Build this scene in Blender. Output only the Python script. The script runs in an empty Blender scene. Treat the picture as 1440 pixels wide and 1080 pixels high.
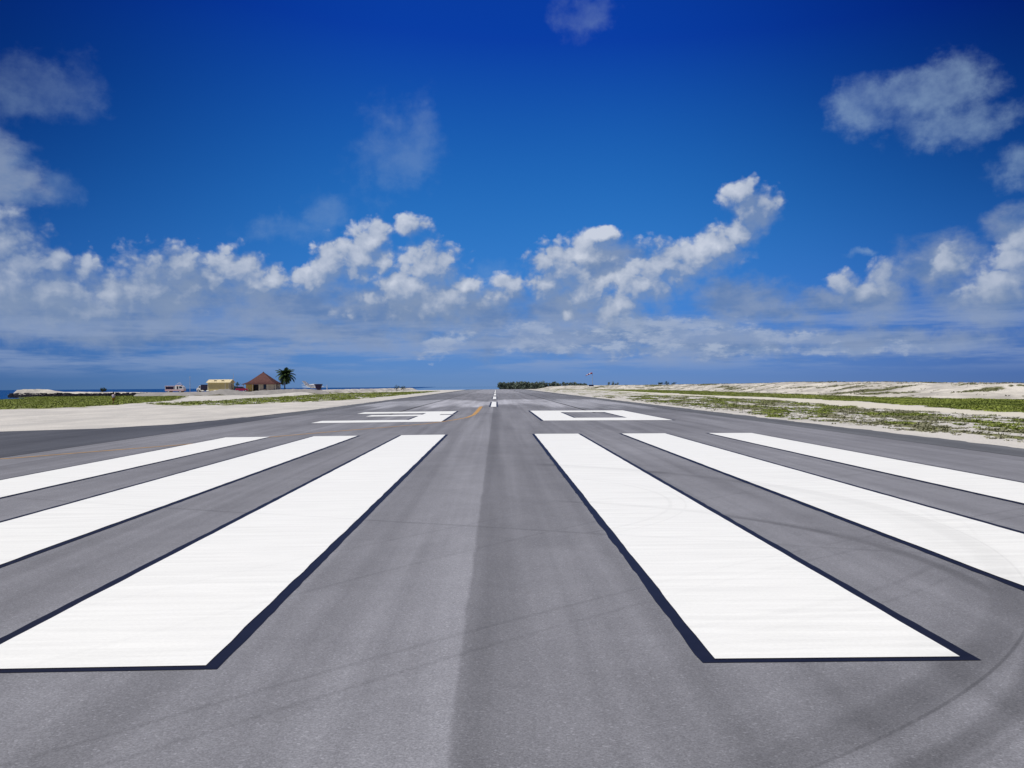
import bpy, math, random
import numpy as np
from mathutils import Matrix, Vector

R = math.radians
rng = np.random.default_rng(7)
random.seed(7)
scene = bpy.context.scene
COL = scene.collection

# ------------------------------------------------------------------ camera
F_PX, PITCH, ROLL, YAW, EYE, CAM_X = 1241.2, 0.002, -0.0075, 0.018, 1.99, 0.267
cd = bpy.data.cameras.new('camera')
cd.sensor_width = 36.0
cd.lens = 36.0 * F_PX / 1440.0
cd.clip_start, cd.clip_end = 0.05, 60000
cam = bpy.data.objects.new('camera', cd)
COL.objects.link(cam)
m = Matrix.Rotation(-YAW, 4, 'Z') @ Matrix.Rotation(math.pi / 2 + PITCH, 4, 'X') @ Matrix.Rotation(ROLL, 4, 'Z')
cam.matrix_world = Matrix.Translation((CAM_X, 0, EYE)) @ m
scene.camera = cam

vs = scene.view_settings
vs.view_transform = 'Standard'
vs.look = 'None'
vs.exposure = 0.0
vs.gamma = 1.0
vs.use_curve_mapping = False

# ------------------------------------------------------------------ sun
SUN_EL, SUN_AZ = 63.0, -118.0          # degrees; azimuth from the runway heading, negative = left
sd = bpy.data.lights.new('sun', 'SUN')
sd.energy = 4.35
sd.angle = R(0.53)
sd.color = (1.0, 0.965, 0.86)
sun = bpy.data.objects.new('sun', sd)
COL.objects.link(sun)
sdir = Vector((math.sin(R(SUN_AZ)) * math.cos(R(SUN_EL)), math.cos(R(SUN_AZ)) * math.cos(R(SUN_EL)), math.sin(R(SUN_EL))))
sun.rotation_euler = sdir.to_track_quat('Z', 'Y').to_euler()
sun.location = sdir * 100


# ------------------------------------------------------------------ node helper
class N:
    """small helper to write node trees as expressions"""
    def __init__(self, tree):
        self.t = tree
    def new(self, typ, **kw):
        n = self.t.nodes.new(typ)
        for k, v in kw.items():
            setattr(n, k, v)
        return n
    def put(self, sock, v):
        if hasattr(v, 'links') or isinstance(v, bpy.types.NodeSocket):
            self.t.links.new(v, sock)
        else:
            sock.default_value = v
    def math(self, op, a, b=None, c=None, clamp=False):
        n = self.new('ShaderNodeMath', operation=op, use_clamp=clamp)
        for i, v in enumerate((a, b, c)):
            if v is not None:
                self.put(n.inputs[i], v)
        return n.outputs[0]
    def vec(self, op, a, b=None, c=None):
        n = self.new('ShaderNodeVectorMath', operation=op)
        for i, v in enumerate((a, b, c)):
            if v is not None:
                self.put(n.inputs[i], v)
        return n.outputs['Value'] if op in ('LENGTH', 'DISTANCE', 'DOT_PRODUCT') else n.outputs[0]
    def sep(self, v):
        n = self.new('ShaderNodeSeparateXYZ')
        self.put(n.inputs[0], v)
        return n.outputs
    def comb(self, x, y, z):
        n = self.new('ShaderNodeCombineXYZ')
        for i, v in enumerate((x, y, z)):
            self.put(n.inputs[i], v)
        return n.outputs[0]
    def noise(self, v, scale, detail=4.0, rough=0.5, dist=0.0, dims='3D'):
        n = self.new('ShaderNodeTexNoise', noise_dimensions=dims)
        self.put(n.inputs['Vector'], v)
        n.inputs['Scale'].default_value = scale
        n.inputs['Detail'].default_value = detail
        n.inputs['Roughness'].default_value = rough
        n.inputs['Distortion'].default_value = dist
        return n.outputs[0]
    def smooth(self, x, a, b, lo=0.0, hi=1.0):
        n = self.new('ShaderNodeMapRange', interpolation_type='SMOOTHSTEP')
        for i, v in enumerate((x, a, b, lo, hi)):
            self.put(n.inputs[i], v)
        return n.outputs[0]
    def lin(self, x, a, b, lo=0.0, hi=1.0):
        n = self.new('ShaderNodeMapRange')
        for i, v in enumerate((x, a, b, lo, hi)):
            self.put(n.inputs[i], v)
        return n.outputs[0]
    def mix(self, f, a, b, blend='MIX'):
        n = self.new('ShaderNodeMix', data_type='RGBA', blend_type=blend)
        n.clamp_result = False
        self.put(n.inputs[0], f)
        self.put(n.inputs[6], a if not isinstance(a, tuple) else (*a, 1.0)[:4])
        self.put(n.inputs[7], b if not isinstance(b, tuple) else (*b, 1.0)[:4])
        return n.outputs[2]


# ------------------------------------------------------------------ sky
# clouds stand in the sky by azimuth and elevation (degrees), with half widths
CLOUD_A = [(-26.8, 16.65, 3.04, 1.7, 0.3), (-28.12, 16.02, 2.66, 1.05, 0.2), (5.82, 22.74, 1.98, 1.1, 0.26), (-6.57, 14.72, 2.35, 2.87, 0.36), (-4.83, 16.04, 1.48, 1.38, 0.25), (-12.49, 9.9, 2.73, 0.94, 0.38), (-10.95, 10.69, 1.62, 1.04, 0.35), (-26.33, 11.23, 1.1, 0.94, 0.3), (22.9, 16.22, 1.98, 1.54, 0.5), (25.83, 16.44, 2.71, 1.75, 0.55), (28.07, 16.51, 2.22, 1.71, 0.55), (27.32, 14.7, 2.89, 1.34, 0.6), (30.96, 12.03, 1.27, 1.4, 0.5), (22.83, 7.79, 1.12, 0.32, 0.12), (-1.92, 6.34, 2.98, 1.72, 0.1)]
CLOUD_B = [(-29.46, 8.02, 2.26, 1.96), (-28.64, 6.5, 2.3, 1.99), (-26.39, 7.31, 0.96, 0.8), (-24.8, 6.91, 0.79, 0.81), (-26.94, 5.51, 3.56, 1.71), (-23.41, 5.64, 0.86, 1.1), (-24.74, 4.44, 2.47, 0.76), (-20.68, 5.91, 2.63, 1.91), (-19.18, 7.41, 1.07, 0.9), (-16.37, 7.12, 1.55, 1.26), (-15.44, 6.49, 2.35, 0.92), (-17.37, 6.57, 0.99, 0.91), (-14.24, 6.74, 0.96, 0.7), (-8.01, 9.22, 1.13, 1.17), (-8.87, 8.05, 1.54, 1.41), (-10.48, 7.75, 1.05, 1.17), (-11.64, 6.62, 1.39, 0.82), (-7.3, 7.98, 0.72, 1.18), (-4.25, 7.56, 1.81, 1.43), (-5.72, 6.28, 2.28, 1.32), (-4.45, 5.42, 4.22, 1.44), (-1.97, 6.43, 0.91, 0.54), (-5.33, 10.28, 0.96, 0.65), (0.94, 6.37, 0.98, 0.78), (6.86, 9.58, 0.97, 0.47), (5.88, 8.39, 1.33, 1.19), (4.31, 7.33, 1.94, 1.44), (3.48, 6.44, 1.34, 1.02), (5.68, 6.13, 2.42, 1.2), (15.58, 11.81, 1.03, 0.79), (16.35, 10.69, 1.36, 1.25), (15.47, 9.4, 1.14, 1.03), (14.25, 8.49, 1.62, 1.04), (13.01, 7.83, 1.63, 1.05), (11.23, 7.54, 2.24, 1.41), (9.56, 6.33, 2.38, 1.31), (8.05, 5, 1.92, 1.08), (4.8, 4.55, 0.49, 0.36), (21.66, 5.9, 0.85, 0.79), (24.08, 6.24, 1.03, 0.89), (22.93, 5.41, 1.15, 0.67), (30.92, 6.58, 1.19, 1.46), (29.86, 5.46, 1.59, 1.16), (31.41, 7.6, 1, 1.14), (27.26, 7, 1.08, 0.75)]
CLOUD_C = [(-29.02, 11.74, 1.72, 1.99), (-27.66, 4.75, 5.37, 1.3), (-21.67, 4.94, 5.51, 1.6), (-13.39, 5.12, 5.6, 1.44), (-6.28, 4.74, 6.84, 1.47), (-0.32, 4.73, 2.99, 1.24), (7.16, 7.73, 2.07, 1.56), (4.75, 4.68, 3.47, 1.09), (15.53, 5.35, 2.57, 1.15), (23.21, 4.85, 2.05, 1.1), (26.88, 6.74, 1.94, 1.5), (29.42, 4.36, 2.7, 1.13), (30.69, 8.45, 1.13, 1.1), (18.51, 4.38, 2.04, 0.76), (9.31, 3.25, 5.84, 1.08), (13.76, 2.72, 6.15, 1.07), (2.9, 2.87, 4.47, 0.99), (24.17, 2.48, 6.31, 0.73), (-23.62, 3.22, 8.22, 0.9), (-10.33, 3.36, 8.1, 0.88), (20.59, 4.96, 1.77, 0.65), (-18.86, 6.31, 1.54, 1.39)]
CLOUD_D = [(1.98, 3.7, 1.69, 0.65), (8.4, 3.63, 3.04, 0.84), (11.78, 3.39, 2.98, 0.73), (13.99, 3.83, 2.27, 0.53), (17.14, 3.09, 1.01, 0.43), (-3.56, 2.59, 1.19, 0.55), (3.36, 2.49, 2.98, 0.55), (15.94, 2.14, 3.72, 0.43), (9.53, 2.33, 4.38, 0.44), (22.19, 2.1, 3.9, 0.37), (-4.93, 1.99, 1.18, 0.3), (-1.71, 3.36, 1.09, 0.45), (19.33, 2.86, 1.35, 0.28)]

SKY_STRENGTH = 0.1
world = bpy.data.worlds.new('World')
scene.world = world
world.use_nodes = True
wt = world.node_tree
wt.nodes.clear()
w = N(wt)
sky = w.new('ShaderNodeTexSky', sky_type='NISHITA')
sky.sun_disc = False
sky.sun_elevation = R(SUN_EL)
sky.sun_rotation = R(SUN_AZ)
sky.altitude = 0
sky.air_density = 1.0
sky.dust_density = 0.0
sky.ozone_density = 1.0
tc = w.new('ShaderNodeTexCoord')
# the camera's deep-blue rendering of the clear sky
sr, sg, sb = w.sep(sky.outputs[0])[:3]
skycol = w.comb(w.math('MAXIMUM', w.math('MULTIPLY_ADD', sr, 0.17, -0.22), w.math('MULTIPLY', sr, 0.02)),
                w.math('MAXIMUM', w.math('SUBTRACT', 3.4, w.math('DIVIDE', 7.03, sg)), w.math('MULTIPLY', sg, 0.2)),
                w.math('MULTIPLY', sb, 0.92))

dx, dy, dz = w.sep(w.vec('NORMALIZE', tc.outputs['Generated']))[:3]
az = w.math('MULTIPLY', w.math('ARCTAN2', dx, dy), 57.29578)
el = w.math('MULTIPLY', w.math('ARCSINE', dz), 57.29578)
P = w.comb(az, el, 0.0)
# the blue deepens away from the runway heading and upwards
fa = w.smooth(w.math('ABSOLUTE', w.math('SUBTRACT', az, 1.0)), 5.0, 38.0)
fs = w.math('SUBTRACT', 1.0, w.math('MULTIPLY', fa, w.smooth(el, 2.0, 20.0, 0.34, 0.66)))
skycol = w.vec('MULTIPLY', skycol, w.comb(w.math('POWER', fs, 1.9), w.math('POWER', fs, 1.45), fs))
S = 1.0 / SKY_STRENGTH

def c(r, g, b):
    return (r * S, g * S, b * S)

def field(blobs, p, k):
    """distance to the nearest of many soft ellipses, in units of their radius"""
    acc = None
    for b in blobs:
        a, e, ra, re = b[:4]
        d = w.vec('LENGTH', w.vec('MULTIPLY_ADD', p, (1 / ra, 1 / re, 0), (-a / ra, -e / re, 0)))
        acc = d if acc is None else w.math('SMOOTH_MIN', acc, d, k)
    return acc

def n2(p, sx, sy, detail, rough, off):
    return w.noise(w.vec('MULTIPLY_ADD', p, (sx, sy, 0), (off, off * 0.7, 0)), 1.0, detail, rough, 0.0, '2D')

def background(col):
    bg = w.new('ShaderNodeBackground')
    bg.inputs['Strength'].default_value = SKY_STRENGTH
    w.put(bg.inputs['Color'], col)
    return bg.outputs[0]

def near(blobs, a0, a1, e0, e1, reach=2.4, pad=1.5):
    return [b for b in blobs if a0 - reach * b[2] - pad < b[0] < a1 + reach * b[2] + pad and e0 - reach * b[3] - pad < b[1] < e1 + reach * b[3] + pad]

def cloudy(a0, a1, e0, e1):
    """the sky of one sector: clear blue with the clouds that stand there"""
    A, B, C, D = (near(L, a0, a1, e0, e1) for L in (CLOUD_A, CLOUD_B, CLOUD_C, CLOUD_D))
    base = skycol
    wn = w.new('ShaderNodeTexNoise', noise_dimensions='2D')
    w.put(wn.inputs['Vector'], w.vec('MULTIPLY_ADD', P, (0.5, 0.5, 0), (3, 7, 0)))
    wn.inputs['Detail'].default_value = 4
    wn.inputs['Scale'].default_value = 1
    wn.inputs['Roughness'].default_value = 0.6
    off = w.vec('MULTIPLY_ADD', wn.outputs['Color'], (1.6, 1.6, 0), (-0.8, -0.8, 0))
    PW = w.vec('ADD', P, off)
    PB = w.vec('MULTIPLY_ADD', off, (0.55, 0.55, 0), P)
    PS = w.vec('MULTIPLY_ADD', off, (0.35, 0.35, 0), P)
    if A:      # thin high wisps
        f = w.math('MULTIPLY_ADD', w.math('SUBTRACT', n2(P, 0.34, 0.42, 6, 0.6, 5.0), 0.5), 2.4, field(A, PW, 0.3))
        a = w.math('MULTIPLY', w.smooth(f, 1.35, 0.1), w.math('MULTIPLY', w.lin(n2(P, 0.5, 0.6, 4, 0.6, 40.0), 0.3, 0.7, 0.25, 0.58), w.smooth(az, 8.0, 20.0, 0.42, 0.95)))
        base = w.mix(a, base, c(0.29, 0.42, 0.58))
    if C:      # soft grey bank behind the cumulus
        f = w.math('MULTIPLY_ADD', w.math('SUBTRACT', n2(P, 0.36, 0.6, 6, 0.6, 21.0), 0.5), 1.9, field(C, PW, 0.35))
        a = w.math('MULTIPLY', w.smooth(f, 1.65, 0.25), 0.86)
        col = w.mix(w.smooth(n2(P, 0.3, 0.55, 4, 0.6, 60.0), 0.33, 0.66), c(0.13, 0.22, 0.42), c(0.225, 0.30, 0.455))
        base = w.mix(a, base, col)
    if D:      # low broken streaks near the horizon
        n = n2(P, 0.42, 1.1, 6, 0.64, 33.0)
        f = w.math('MULTIPLY_ADD', w.math('SUBTRACT', n, 0.5), 2.6, field(D, PW, 0.25))
        a = w.math('MULTIPLY', w.smooth(f, 1.3, 0.35), 0.72)
        col = w.mix(w.smooth(n, 0.62, 0.36), c(0.20, 0.295, 0.49), c(0.43, 0.50, 0.63))
        base = w.mix(a, base, col)
    if e0 < 3:
        n = n2(P, 0.10, 0.95, 5, 0.6, 90.0)
        a = w.math('MULTIPLY', w.math('MULTIPLY', w.smooth(n, 0.38, 0.64), w.smooth(el, 0.4, 1.7)), w.math('MULTIPLY', w.smooth(el, 6.0, 3.2), 0.6))
        base = w.mix(a, base, c(0.27, 0.355, 0.54))
    if B:      # cumulus with lit tops
        def cumulus(d):
            pd = w.vec('ADD', PS, (d[0], d[1], 0))
            vo = w.new('ShaderNodeTexVoronoi', voronoi_dimensions='2D')
            vo.inputs['Scale'].default_value = 1.0
            vo.inputs['Detail'].default_value = 2.5
            vo.inputs['Roughness'].default_value = 0.55
            w.put(vo.inputs['Vector'], w.vec('MULTIPLY', pd, (0.8, 0.95, 0)))
            n = n2(pd, 0.7, 0.8, 5, 0.58, 11.0)
            f = w.math('MULTIPLY_ADD', w.math('SUBTRACT', n, 0.5), 0.95, field(B, w.vec('ADD', PB, (d[0], d[1], 0)), 0.3))
            return w.math('MULTIPLY_ADD', w.math('SUBTRACT', vo.outputs['Distance'], 0.7), 0.55, f)
        g0, g1 = cumulus((0, 0)), cumulus((-0.42, 0.62))
        lit = w.math('MULTIPLY_ADD', w.math('SUBTRACT', g1, g0), 0.62, 0.16)
        lit = w.math('ADD', lit, w.lin(n2(P, 0.22, 0.3, 2, 0.5, 81.0), 0.3, 0.7, -0.2, 0.24), clamp=True)
        lit = w.math('MULTIPLY', lit, w.math('MULTIPLY', w.smooth(el, 3.4, 6.2, 0.6, 1.0), w.smooth(w.math('ABSOLUTE', az), 26.0, 12.0, 0.62, 1.0)))
        col = w.mix(lit, c(0.215, 0.295, 0.45), c(0.60, 0.645, 0.745))
        edge = w.lin(lit, 0.05, 0.55, 0.35, 0.95)
        a = w.math('MULTIPLY', w.smooth(g0, 1.62, edge), w.lin(lit, 0.0, 0.45, 0.7, 0.95))
        base = w.mix(a, base, col)
    return background(base)

def open_sky():
    """the rest of the sky: the same blue with scattered cumulus and a low bank"""
    n = n2(P, 0.16, 0.26, 5, 0.6, 120.0)
    a = w.math('MULTIPLY', w.smooth(n, 0.54, 0.68), w.math('MULTIPLY', w.smooth(el, 1.0, 4.0), w.smooth(el, 14.0, 7.0)))
    base = w.mix(a, skycol, c(0.42, 0.49, 0.63))
    return background(base)

def choose(f, a, b):
    n = w.new('ShaderNodeMixShader')
    w.put(n.inputs[0], f)
    w.put(n.inputs[1], a)
    w.put(n.inputs[2], b)
    return n.outputs[0]

SPLIT, TOP = 1.0, 13.6
low = choose(w.math('GREATER_THAN', az, SPLIT), cloudy(-34, SPLIT, 0, TOP), cloudy(SPLIT, 37, 0, TOP))
high = cloudy(-34, 37, TOP, 24)
view = choose(w.math('GREATER_THAN', el, TOP), low, high)
inside = w.math('MULTIPLY', w.math('COMPARE', az, 1.5, 35.5), w.math('COMPARE', el, 13.0, 14.0))
wo = w.new('ShaderNodeOutputWorld')
wt.links.new(choose(inside, open_sky(), view), wo.inputs['Surface'])
world.cycles.sampling_method = 'MANUAL'
world.cycles.sample_map_resolution = 512


# ------------------------------------------------------------------ mesh helpers
def link(o):
    COL.objects.link(o)
    return o

def mesh_obj(name, verts, faces, mat=None, parent=None, smooth=False):
    me = bpy.data.meshes.new(name)
    me.from_pydata([tuple(map(float, v)) for v in verts], [], [tuple(map(int, f)) for f in faces])
    if smooth:
        me.polygons.foreach_set('use_smooth', [True] * len(me.polygons))
    me.update()
    o = link(bpy.data.objects.new(name, me))
    if mat:
        me.materials.append(mat)
    if parent:
        o.parent = parent
    return o

def fast_mesh(name, V, Fq, mat, parent=None, smooth=False, attrs=None):
    """numpy verts and faces (all of one size) -> object"""
    V = np.asarray(V, np.float32)
    Fq = np.asarray(Fq, np.int32)
    k = Fq.shape[1]
    me = bpy.data.meshes.new(name)
    me.vertices.add(len(V))
    me.vertices.foreach_set('co', V.ravel())
    me.loops.add(Fq.size)
    me.loops.foreach_set('vertex_index', Fq.ravel())
    me.polygons.add(len(Fq))
    me.polygons.foreach_set('loop_start', np.arange(len(Fq), dtype=np.int32) * k)
    me.polygons.foreach_set('loop_total', np.full(len(Fq), k, np.int32))
    if smooth:
        me.polygons.foreach_set('use_smooth', np.ones(len(Fq), bool))
    for an, av in (attrs or {}).items():
        a = me.attributes.new(an, 'FLOAT', 'POINT')
        a.data.foreach_set('value', np.asarray(av, np.float32).ravel())
    me.update(calc_edges=True)
    me.materials.append(mat)
    o = link(bpy.data.objects.new(name, me))
    if parent:
        o.parent = parent
    return o

class MB:
    """collects shapes into one mesh"""
    def __init__(self):
        self.v, self.f = [], []
    def add(self, vs_, fs_):
        b = len(self.v)
        self.v += [tuple(p) for p in vs_]
        self.f += [tuple(b + i for i in f) for f in fs_]
        return self
    def box(self, x0, x1, y0, y1, z0, z1):
        return self.hexa([(x0, y0, z0), (x1, y0, z0), (x1, y1, z0), (x0, y1, z0), (x0, y0, z1), (x1, y0, z1), (x1, y1, z1), (x0, y1, z1)])
    def hexa(self, p):
        return self.add(p, [(0, 3, 2, 1), (4, 5, 6, 7), (0, 1, 5, 4), (1, 2, 6, 5), (2, 3, 7, 6), (3, 0, 4, 7)])
    def prism_y(self, poly, y0, y1):
        """polygon in x,z extruded along y"""
        n = len(poly)
        return self.add([(x, y0, z) for x, z in poly] + [(x, y1, z) for x, z in poly],
                        [tuple(range(n)), tuple(range(2 * n - 1, n - 1, -1))] + [(i, i + n, (i + 1) % n + n, (i + 1) % n) for i in range(n)])
    def tube(self, pts, rad, n=8, caps=True):
        rings = []
        pts = [Vector(p) for p in pts]
        for i, p in enumerate(pts):
            d = (pts[min(i + 1, len(pts) - 1)] - pts[max(i - 1, 0)]).normalized()
            a = d.cross(Vector((0, 0, 1)) if abs(d.z) < 0.9 else Vector((1, 0, 0))).normalized()
            b = d.cross(a)
            r = rad[i] if isinstance(rad, (list, tuple)) else rad
            rr = r if isinstance(r, tuple) else (r, r)
            rings.append([p + a * math.cos(2 * math.pi * j / n) * rr[0] + b * math.sin(2 * math.pi * j / n) * rr[1] for j in range(n)])
        fs_ = []
        for i in range(len(rings) - 1):
            for j in range(n):
                fs_.append((i * n + j, i * n + (j + 1) % n, (i + 1) * n + (j + 1) % n, (i + 1) * n + j))
        if caps:
            fs_.append(tuple(range(n - 1, -1, -1)))
            fs_.append(tuple((len(rings) - 1) * n + j for j in range(n)))
        return self.add([q for r in rings for q in r], fs_)
    def build(self, name, mat, parent=None, smooth=False, bevel=0.0):
        o = mesh_obj(name, self.v, self.f, mat, parent, smooth)
        if bevel:
            b = o.modifiers.new('bevel', 'BEVEL')
            b.width = bevel
            b.segments = 2
        return o

def empty(name, loc, rz=0.0):
    o = link(bpy.data.objects.new(name, None))
    o.location = loc
    o.rotation_euler = (0, 0, rz)
    return o

def tag(o, label=None, cat=None, group=None, kind=None):
    for k, v in (('label', label), ('category', cat), ('group', group), ('kind', kind)):
        if v:
            o[k] = v
    return o

# value noise for heights and scatter
_perm = rng.random((64, 64))
def vnoise(x, y):
    x = np.asarray(x, float); y = np.asarray(y, float)
    xi = np.floor(x).astype(int); yi = np.floor(y).astype(int)
    fx = x - xi; fy = y - yi
    fx = fx * fx * (3 - 2 * fx); fy = fy * fy * (3 - 2 * fy)
    g = lambda a, b: _perm[a % 64, b % 64]
    return (g(xi, yi) * (1 - fx) + g(xi + 1, yi) * fx) * (1 - fy) + (g(xi, yi + 1) * (1 - fx) + g(xi + 1, yi + 1) * fx) * fy
def fbm(x, y, o=4):
    s, a, t = 0.0, 0.5, 0.0
    for i in range(o):
        s = s + a * vnoise(np.asarray(x) * 2 ** i + 17.3 * i, np.asarray(y) * 2 ** i + 9.1 * i)
        t += a
        a *= 0.5
    return s / t
def sstep(a, b, x):
    t = np.clip((np.asarray(x, float) - a) / (b - a), 0, 1)
    return t * t * (3 - 2 * t)


# ------------------------------------------------------------------ materials
def material(name, colour, rough=0.8, spec=0.3, noise=0.0, nscale=2.0, metal=0.0, bump=0.0, bscale=20.0):
    m_ = bpy.data.materials.new(name)
    m_.use_nodes = True
    t = m_.node_tree
    q = N(t)
    b = t.nodes['Principled BSDF']
    b.inputs['Roughness'].default_value = rough
    b.inputs['Specular IOR Level'].default_value = spec
    b.inputs['Metallic'].default_value = metal
    col = (*colour, 1.0)
    if noise:
        g = q.new('ShaderNodeNewGeometry')
        n = q.noise(g.outputs['Position'], nscale, 5, 0.6)
        k = q.lin(n, 0.25, 0.75, 1 - noise, 1 + noise)
        col = q.vec('MULTIPLY', col[:3], q.comb(k, k, k))
    q.put(b.inputs['Base Color'], col)
    if bump:
        g = q.new('ShaderNodeNewGeometry')
        bn = q.new('ShaderNodeBump')
        bn.inputs['Strength'].default_value = bump
        bn.inputs['Distance'].default_value = 0.05
        q.put(bn.inputs['Height'], q.noise(g.outputs['Position'], bscale, 5, 0.6))
        q.put(b.inputs['Normal'], bn.outputs[0])
    return m_

# arcs left by turning tyres: centre, radius, half width, strength
TYRE_ARCS = [(-3.92, 13.35, 10.36, 0.2, 0.6), (-3.92, 13.35, 10.53, 0.02, 0.75), (-3.92, 13.35, 10.05, 0.2, 0.25), (-0.95, 9.57, 6.06, 0.1, 0.55), (-0.95, 9.57, 6.2, 0.03, 0.25),
             (-1.5, 15.6, 4.75, 0.035, 0.4), (-1.5, 15.6, 5.0, 0.02, 0.35), (-1.7, 15.2, 8.75, 0.05, 0.22), (-1.7, 15.2, 9.05, 0.03, 0.18), (41.4, -36.3, 60.0, 0.03, 0.22), (41.4, -36.3, 59.6, 0.03, 0.2), (47.3, -26.1, 60.0, 0.035, 0.2), (47.3, -26.1, 61.3, 0.03, 0.16),
             (60.0, 150.0, 150.0, 0.06, 0.3)]
def tyre_group():
    g = bpy.data.node_groups.new('tyre_marks', 'ShaderNodeTree')
    g.interface.new_socket('p', in_out='INPUT', socket_type='NodeSocketVector')
    g.interface.new_socket('f', in_out='OUTPUT', socket_type='NodeSocketFloat')
    q = N(g)
    gi, go = q.new('NodeGroupInput'), q.new('NodeGroupOutput')
    n = q.noise(gi.outputs[0], 0.35, 3, 0.6, 0.0, '2D')
    wear = q.smooth(n, 0.2, 0.55, 0.35, 1.0)
    gate = q.smooth(q.sep(gi.outputs[0])[0], 0.9, 2.0)
    acc = None
    for x, y, r, hw, s in TYRE_ARCS:
        d = q.math('ABSOLUTE', q.math('SUBTRACT', q.vec('LENGTH', q.vec('SUBTRACT', gi.outputs[0], (x, y, 0))), r))
        v = q.smooth(d, hw * 1.5, hw * 0.3, 0.0, s)
        if r < 20:
            v = q.math('MULTIPLY', v, gate)
        acc = v if acc is None else q.math('MAXIMUM', acc, v)
    q.put(go.inputs[0], q.math('MULTIPLY', acc, wear))
    return g
TYRE = tyre_group()

def flat_pos(q):
    g = q.new('ShaderNodeNewGeometry')
    s = q.sep(g.outputs['Position'])
    return s[0], s[1], q.comb(s[0], s[1], 0.0)

def tyres(q, p):
    n = q.new('ShaderNodeGroup')
    n.node_tree = TYRE
    q.put(n.inputs[0], p)
    return n.outputs[0]

def asphalt(name, tone, tint, centre=False, rough=0.8):
    m_ = bpy.data.materials.new(name)
    m_.use_nodes = True
    t = m_.node_tree
    q = N(t)
    b = t.nodes['Principled BSDF']
    x, y, p = flat_pos(q)
    # broad cloudy wear, drawn out along the runway
    k = q.lin(q.noise(q.vec('MULTIPLY', p, (0.35, 0.06, 0)), 1, 4, 0.55, 0.3, '2D'), 0.3, 0.7, 0.86, 1.14)
    k = q.math('MULTIPLY', k, q.lin(q.noise(q.vec('MULTIPLY', p, (1.7, 0.03, 0)), 1, 3, 0.55, 0.25, '2D'), 0.3, 0.7, 0.85, 1.15))
    k = q.math('MULTIPLY', k, q.lin(q.noise(p, 1.1, 4, 0.6, 0.4, '2D'), 0.3, 0.7, 0.94, 1.06))
    # crushed coral aggregate
    sp = q.noise(p, 75, 3, 0.75, 0.0, '2D')
    k = q.math('MULTIPLY', k, q.lin(sp, 0.25, 0.75, 0.72, 1.28))
    vo = q.new('ShaderNodeTexVoronoi', voronoi_dimensions='2D')
    vo.inputs['Scale'].default_value = 68
    q.put(vo.inputs['Vector'], p)
    vr = q.sep(vo.outputs['Color'])[0]
    k = q.math('MULTIPLY', k, q.lin(vr, 0.0, 1.0, 0.87, 1.13))
    k = q.math('ADD', k, q.smooth(vr, 0.965, 0.99, 0.0, 0.22))
    if centre:
        # lane joint on the crown: darker band fading out to its right
        xw = q.math('ADD', x, q.lin(q.noise(q.comb(0.0, y, 0.0), 0.8, 3, 0.6, 0, '2D'), 0.3, 0.7, -0.02, 0.02))
        band = q.math('MULTIPLY', q.smooth(xw, -0.03, 0.015), q.smooth(xw, 0.62, 0.02))
        k = q.math('MULTIPLY', k, q.math('SUBTRACT', 1.0, q.math('MULTIPLY', band, 0.24)))
        k = q.math('MULTIPLY', k, q.smooth(q.math('ABSOLUTE', q.math('ADD', x, 0.25)), 0.05, 0.45, 1.06, 1.0))
        # older, paler section of paving further on
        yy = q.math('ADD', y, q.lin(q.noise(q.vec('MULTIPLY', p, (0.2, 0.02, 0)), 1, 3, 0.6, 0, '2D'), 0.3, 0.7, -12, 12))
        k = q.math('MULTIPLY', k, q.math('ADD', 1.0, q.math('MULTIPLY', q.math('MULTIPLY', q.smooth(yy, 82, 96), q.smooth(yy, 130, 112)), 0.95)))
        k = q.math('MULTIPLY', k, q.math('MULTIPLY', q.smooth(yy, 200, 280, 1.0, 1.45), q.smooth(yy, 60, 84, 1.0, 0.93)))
    k = q.math('MULTIPLY', k, q.math('SUBTRACT', 1.0, q.math('MULTIPLY', tyres(q, p), 0.6)))
    col = q.vec('MULTIPLY', tuple(tone * c_ for c_ in tint), q.comb(k, k, k))
    q.put(b.inputs['Base Color'], col)
    b.inputs['Roughness'].default_value = rough
    b.inputs['Specular IOR Level'].default_value = 0.3
    bn = q.new('ShaderNodeBump')
    bn.inputs['Strength'].default_value = 0.5
    bn.inputs['Distance'].default_value = 0.004
    q.put(bn.inputs['Height'], sp)
    q.put(b.inputs['Normal'], bn.outputs[0])
    return m_

def paint(name, colour, dirt, rough=0.55):
    m_ = bpy.data.materials.new(name)
    m_.use_nodes = True
    t = m_.node_tree
    q = N(t)
    b = t.nodes['Principled BSDF']
    x, y, p = flat_pos(q)
    s = q.noise(q.vec('MULTIPLY', p, (0.5, 7.0, 0)), 1, 5, 0.65, 0.35, '2D')
    k = q.lin(s, 0.3, 0.75, 1.0 + dirt * 0.25, 1.0 - dirt)
    k = q.math('MULTIPLY', k, q.lin(q.noise(p, 30, 3, 0.7, 0, '2D'), 0.3, 0.7, 1 - dirt * 0.3, 1 + dirt * 0.3))
    k = q.math('MULTIPLY', k, q.math('SUBTRACT', 1.0, q.math('MULTIPLY', tyres(q, p), 0.15)))
    q.put(b.inputs['Base Color'], q.vec('MULTIPLY', colour, q.comb(k, k, k)))
    b.inputs['Roughness'].default_value = rough
    b.inputs['Specular IOR Level'].default_value = 0.3
    return m_

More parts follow.
